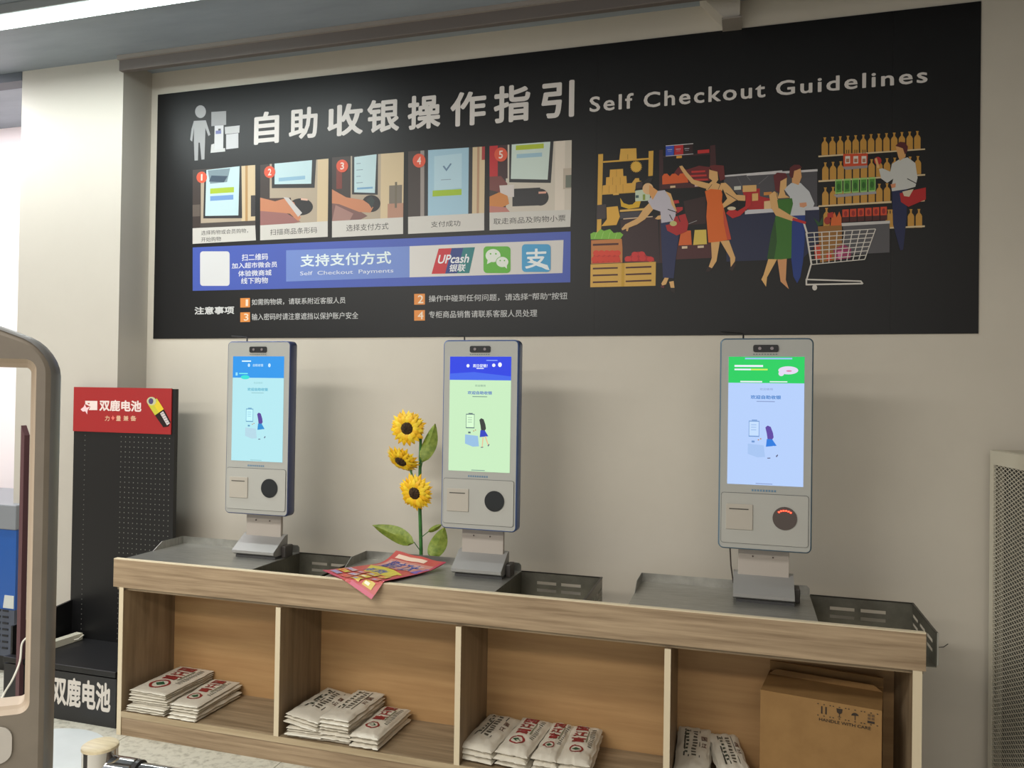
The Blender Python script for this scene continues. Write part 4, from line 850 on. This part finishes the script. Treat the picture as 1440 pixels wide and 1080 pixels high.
a.pg([zz(*p) for p in ((180, 258), (333, 260), (333, 375), (225, 375), (245, 330), (180, 300))], (232, 214, 210)).pg([zz(*p) for p in ((205, 285), (240, 285), (225, 305))], (160, 36, 38))
a.pg([zz(*p) for p in ((120, 365), (160, 335), (175, 300), (195, 345), (240, 330), (210, 375), (205, 430), (180, 390), (150, 395))], (236, 200, 206))
for ch, x0, x1 in (('力', 428, 488), ('量', 570, 632), ('兼', 662, 728), ('备', 752, 828)): a.text(ch, zz(x0, 512), zz(x1, 447), (222, 180, 150), .02)
a.pg([zz(*p) for p in ((530, 440), (542, 468), (560, 472), (545, 482), (530, 505), (520, 482), (505, 474), (522, 465))], (236, 120, 110))
hb = a.build('header_text', None, rk, normals=False, label='white lettering and star logo')
a = Art(hm, (0, -1, 0), .3, 0, 3)
bp_ = lambda t, s_: zz(1030+(1225-1030)*t+s_*68*.82, 265+(570-265)*t-s_*68*.57)
a.pg([bp_(0, -1.0), bp_(.45, -1), bp_(.45, 1.0), bp_(0, 1.0)], (196, 190, 60)).pg([bp_(.1, -.1), bp_(.5, -.1), bp_(.5, 1), bp_(.1, 1)], (222, 196, 50)).pg([bp_(.45, -1), bp_(.96, -.9), bp_(1.04, 0), bp_(.96, .8), bp_(.45, 1.0)], (30, 16, 18))
a.circ(*zz(1018, 262), 6.5, 6, (190, 190, 150)).circ(*zz(1012, 262), 3.4, 4.2, (80, 66, 110))
a.pg([bp_(.50, 0), bp_(.98, -.1), bp_(.98, .55), bp_(.50, .7)], (205, 196, 196))
for k in range(5): a.line(bp_(.54+.09*k, .05), bp_(.57+.09*k, .6), .6, (70, 60, 64))
a.build('battery_print', None, rk, normals=False, label='printed yellow and black battery')
dots = MB()
x_l, x_r = aty(170, 640, -.247).x, aty(238, 640, -.247).x
for i in range(12):
    for j in range(48):
        x_, z_ = x_l+(x_r-x_l)*i/11, 1.325-.0265*j
        dots.tube([(x_, -.2458, z_), (x_, -.2475, z_)], .0028, 6)
for j in range(48): dots.tube([(aty(119, 640, -.247).x, -.2458, 1.325-.0265*j), (aty(119, 640, -.247).x, -.2475, 1.325-.0265*j)], .0024, 6)
dots.build('peg_holes', mat((112, 112, 106), .7), rk, kind='stuff')
a = Art(lambda u, v: aty(u, v, -.634), (0, -1, 0), .5, 0, 2)
a.text('双鹿电池', (73, 989.5), (156, 961), (206, 200, 192), .035); a.build('base_lettering', None, rk, normals=False)
ps = thing('power_strip', 'white power strip lying on the black rack shelf', 'power strip', (-2.86, -.52, .262))
p1, p0 = atz(112, 892, .27), atz(62, 908, .27)
d = (p1-p0).normalized(); nn = Vector((-d.y, d.x, 0))*.022; v = []
for z_ in (.2462, .280):
    v += [tuple((p+s_*nn).xy)+(z_,) for p, s_ in ((p0, -1), (p1, -1), (p1, 1), (p0, 1))]
MB().add(v, []) 
b = MB(); b.add(v, [(0, 1, 2, 3), (4, 5, 6, 7), (0, 1, 5, 4), (1, 2, 6, 5), (2, 3, 7, 6), (3, 0, 4, 7)]); b.build('body', mat((206, 202, 184), .5), ps)
cpts = [p1+Vector((0, 0, -.004)), p1+Vector((.03, -.005, 0)), p1+Vector((.035, -.04, -.008)), p1+Vector((.0, -.06, -.018)), p1+Vector((-.06, -.055, -.020)), p0+Vector((-.05, -.05, -.020))]
MB().tube(cpts, .0035, 8).build('cord', mat((206, 202, 188), .5), ps, smooth=True)

# ------------------------------------------------------------------ wire mesh outdoor unit at the right edge
W0 = aty(1392.5, 633, -.06); ang = math.radians(-83)
au = thing('mesh_cabinet', 'tall pale cabinet with diamond mesh front at the right edge', 'cabinet', (W0.x, W0.y, 0), ang)
HU = W0.z; LW = .75
PAL = mat((196, 190, 172), .5)
MB().box(0, .03, 0, .012, 0, HU).box(LW-.03, LW, 0, .012, 0, HU).box(.03, LW-.03, 0, .012, HU-.055, HU).box(.03, LW-.03, 0, .012, 0, .06).build('front_frame', PAL, au, local=True)
MB().box(0, LW, .0121, .352, HU-.012, HU+.002).box(0, .012, .0121, .35, 0, HU-.012).box(LW-.012, LW, .0121, .35, 0, HU-.012).box(.012, LW-.012, .338, .35, 0, HU-.012).build('shell', PAL, au, local=True)
MB().box(.012, LW-.012, .046, .05, 0, HU-.012).build('inner_panel', mat((88, 86, 78), .6), au, local=True)
fan = []
for k in range(36): t = 2*math.pi*k/36; fan.append((.43+.23*math.cos(t), .62+.26*math.sin(t)))
MB().prism(fan, 'y', .036, .045).build('fan_opening', mat((34, 34, 32), .7), au, local=True)
wr = MB(); px_ = .036; pz_ = .0165; zt, zb2 = HU-.055, .06; xl, xr = .03, LW-.03; t_ = .0014
def seg(x0, z0, x1, z1):
    d = Vector((x1-x0, z1-z0)).normalized(); n_ = Vector((-d.y, d.x))*t_
    wr.add([(x0+n_.x, .003, z0+n_.y), (x1+n_.x, .003, z1+n_.y), (x1-n_.x, .003, z1-n_.y), (x0-n_.x, .003, z0-n_.y), (x0, .0055, z0), (x1, .0055, z1)], [(0, 1, 2, 3), (0, 4, 5, 1), (2, 5, 4, 3)])
wx = xr-xl; slope = pz_/px_
c0 = zb2-slope*wx
while c0 < zt:   # rising
    xa = max(0, (zb2-c0)/slope); xb_ = min(wx, (zt-c0)/slope)
    if xb_ > xa: seg(xl+xa, c0+slope*xa, xl+xb_, c0+slope*xb_); seg(xl+xa, zt+zb2-c0-slope*xa, xl+xb_, zt+zb2-c0-slope*xb_)
    c0 += pz_
wr.build('wire_mesh', mat((206, 200, 182), .5), au, local=True, normals=False, kind='stuff')

# ------------------------------------------------------------------ security gate at the left edge
Gp = CP+ray(76.5, 560)*1.36; e = Vector((-.80, -.60, 0)).normalized(); nf = Vector((-e.y, e.x, 0))
if nf.dot(CP-Gp) < 0: nf = -nf
gt = thing('security_gate', 'tall beige plastic anti-theft gate at the left edge of the view', 'gate', (Gp.x, Gp.y, 0))
PLA = noisy('gate_plastic', (126, 118, 108), (134, 126, 115), (1, 1, 1), 8, .42); PLD = mat((134, 134, 134), .35); PLL = mat((172, 156, 138), .5)
GW = .46
def loopg(x0, z0, x1, z1, r, dep, arch=0, n=6):
    out = []; pr_ = rr(x0, z0, x1, z1, r, n); k_ = 2*(n+1)
    pr_ = pr_[:k_]+[(x1-r-(x1-x0-2*r)*i/11, z1) for i in range(1, 11)]+pr_[k_:]
    for s_, z_ in pr_:
        if arch and z_ > (z0+z1)/2: z_ += arch*(1-((s_-GW/2)/(GW/2))**2)
        p = Vector((Gp.x, Gp.y, 0))+e*s_-nf*dep; out.append((p.x, p.y, z_))
    return out
def zp(py): return CP.z+(ray(60, py)*1.36).z
zo = zp(517); zob = zp(988); ztp = zp(492); sl0, sl1 = zp(1012), zp(1062)
zob = zob
md = (zob+sl0)/2-.0
# rim (outer shell)
MB().loft([loopg(0, .0, GW, ztp, .045, .055, .064), loopg(0, .0, GW, ztp, .045, .010, .064), loopg(.006, .006, GW-.006, ztp-.006, .042, .002, .064)]).build('outer_rim', PLD, gt, smooth=True)
fr_ = MB().loft([loopg(.0062, .0062, GW-.0062, ztp-.006, .042, .004, .064), loopg(.014, .014, GW-.014, ztp-.012, .036, .000, .060), loopg(.028, zob-.012, GW-.028, zo+.014, .018, .000, 0)])
fr_.build('front_shell', PLA, gt, smooth=False)
MB().loft([loopg(.028, zob-.012, GW-.028, zo+.014, .018, .000), loopg(.033, zob-.005, GW-.033, zo+.007, .014, .008), loopg(.038, zob, GW-.038, zo, .010, .012), loopg(.043, zob, GW-.043, zo, .010, .055)]).build('inner_bevel', PLL, gt, smooth=False)
MB().loft([loopg(.043, zob, GW-.043, zo, .010, .055), loopg(0, .0, GW, ztp, .045, .055, .064)]).build('back_shell', PLD, gt)
sl = [Vector((Gp.x, Gp.y, 0))+e*s_+nf*.0012 for s_, z_ in rr(.052, sl1, GW-.052, sl0, .02, 6)]
sz = [z_ for s_, z_ in rr(.052, sl1, GW-.052, sl0, .02, 6)]
MB().loft([[(p.x, p.y, z_) for p, z_ in zip(sl, sz)], [(p.x+nf.x*.003, p.y+nf.y*.003, z_) for p, z_ in zip(sl, sz)]], cap=True).build('lower_insert', mat((196, 192, 186), .4), gt)
q0 = rr(.105, zp(501), GW-.105, zp(492), .003, 3)
MB().loft([[(Gp.x+e.x*s_+nf.x*.001, Gp.y+e.y*s_+nf.y*.001, z_) for s_, z_ in q0], [(Gp.x+e.x*s_+nf.x*.004, Gp.y+e.y*s_+nf.y*.004, z_) for s_, z_ in q0]], cap=True).build('indicator_strip', mat((44, 46, 56), .2), gt)

# ------------------------------------------------------------------ chrome barrier post
bp0 = CP+ray(141, 1048)*1.42
qb = thing('queue_barrier', 'chrome queue barrier post with cream cap and rail at bottom left', 'barrier', (bp0.x, bp0.y, 0))
zt_ = bp0.z
MB().tube([(bp0.x, bp0.y, 0), (bp0.x, bp0.y, zt_-.004)], .030, 32).build('post', CHROME, qb, smooth=True)
MB().tube([(bp0.x, bp0.y, zt_-.0038), (bp0.x, bp0.y, zt_+.001), (bp0.x, bp0.y, zt_+.0035)], [.0312, .0308, .027], 32).build('cap', noisy('cap_wood', (214, 200, 166), (232, 220, 188), (1, 12, 1), 14, .4), qb, smooth=True)
r1 = CP+ray(150, 1080)*1.40; r2 = CP+ray(260, 1112)*1.36
dr = (Vector((r2.x, r2.y, 0))-Vector((r1.x, r1.y, 0))).normalized(); zr = r1.z-.006
st = Vector((bp0.x, bp0.y, zr))
MB().tube([st+dr*.02, st+dr*1.2], .0165, 24).build('rail', CHROME, qb, smooth=True)
MB().tube([st+dr*.022, st+dr*.075, st+dr*.078], [.0215, .0215, .018], 24).build('rail_socket', CHROME, qb, smooth=True)
MB().tube([st+dr*.0785, st+dr*.086], .0205, 24).build('rail_ring', mat((40, 40, 42), .3), qb, smooth=True)
e2 = st+dr*1.23
MB().tube([(e2.x, e2.y, 0), (e2.x, e2.y, zt_-.012)], .030, 32).build('post', CHROME, qb, smooth=True)

# ------------------------------------------------------------------ floor sticker, freezer, board, cord on the left
cpos = atz(60, 1075, 0.)
fs_ = MB().tube([(cpos.x-.10, cpos.y+.02, .0002), (cpos.x-.10, cpos.y+.02, .0012)], .30, 48).build('floor_sticker', noisy('sticker', (196, 202, 204), (206, 212, 214), (1, 1, 1), 4, .35))
tag(fs_, 'round white sticker on the floor in front of the black rack', 'floor sticker')
fz = thing('chest_freezer', 'blue freezer with grey lid behind the security gate', 'freezer', (-3.95, -.1, 0))
fy = -.275; zf = lambda v: aty(10, v, fy).z; xr_ = aty(20.5, 800, fy).x; xl_ = xr_-1.1
MB().box(xl_, xr_, fy, fy+.55, zf(745), zf(710), bev=.006).build('lid', mat((128, 132, 138), .4), fz)
MB().box(xl_, xr_-.004, fy+.01, fy+.54, zf(858), zf(745)-.0005).build('front_panel', mat((30, 84, 160), .35), fz)
MB().box(xl_, xr_, fy+.004, fy+.545, .10, zf(858)-.0005).build('lower_body', mat((70, 76, 90), .5), fz)
vb = MB()
for k in range(7):
    for j in range(5): vb.box(xr_-.04-.055*j-.04, xr_-.04-.055*j, fy+.001, fy+.0038, .14+.034*k, .150+.034*k)
vb.build('vent_slots', mat((24, 26, 32), .6), fz, kind='stuff')
MB().box(xl_+.02, xr_-.02, fy+.05, fy+.5, 0, .0995).build('plinth', BLACKP, fz)
tp = [aty(4, 858, fy+.0095), aty(19, 858, fy+.0095), aty(19, 838, fy+.0095), aty(11, 836, fy+.0095)]
MB().prism([(xr_-.085, zf(856)), (xr_-.01, zf(856)), (xr_-.01, zf(838)), (xr_-.075, zf(838))], 'y', fy+.007, fy+.0098).build('warning_sticker', mat((196, 200, 196), .4), fz)
pb = atz(23.5, 1005, 0)
MB().prism([(pb.x-.010, 0), (pb.x+.012, 0), (pb.x+.012, aty(27, 612, pb.y).z), (pb.x-.010, aty(20, 598, pb.y).z)], 'y', pb.y, pb.y+.03)
bo = MB().prism([(pb.x-.011, 0), (pb.x+.011, 0), (pb.x+.011, aty(27, 612, pb.y).z), (pb.x-.011, aty(20, 598, pb.y).z)], 'y', pb.y, pb.y+.03).build('edge_board', mat((92, 62, 66), .5))
tag(bo, 'narrow dark brown upright board seen through the gate', 'board')
c = [aty(40, 895, -.70), aty(31, 905, -.72), aty(28, 930, -.74), aty(18, 955, -.78), aty(6, 975, -.80), aty(2, 990, -.82), aty(14, 1000, -.80)]
pts = []
for i in range(len(c)-1):
    for k in range(6):
        t = k/6; p0, p1_, p2, p3 = c[max(i-1, 0)], c[i], c[i+1], c[min(i+2, len(c)-1)]
        pts.append(.5*((2*p1_)+(p2-p0)*t+(2*p0-5*p1_+4*p2-p3)*t*t+(3*p1_-p0-3*p2+p3)*t**3))
pts.append(c[-1])
wc = MB().tube(pts, .0045, 8).build('white_cable', mat((220, 216, 204), .5), smooth=True)
tag(wc, 'white power cord curling down behind the gate', 'cord')
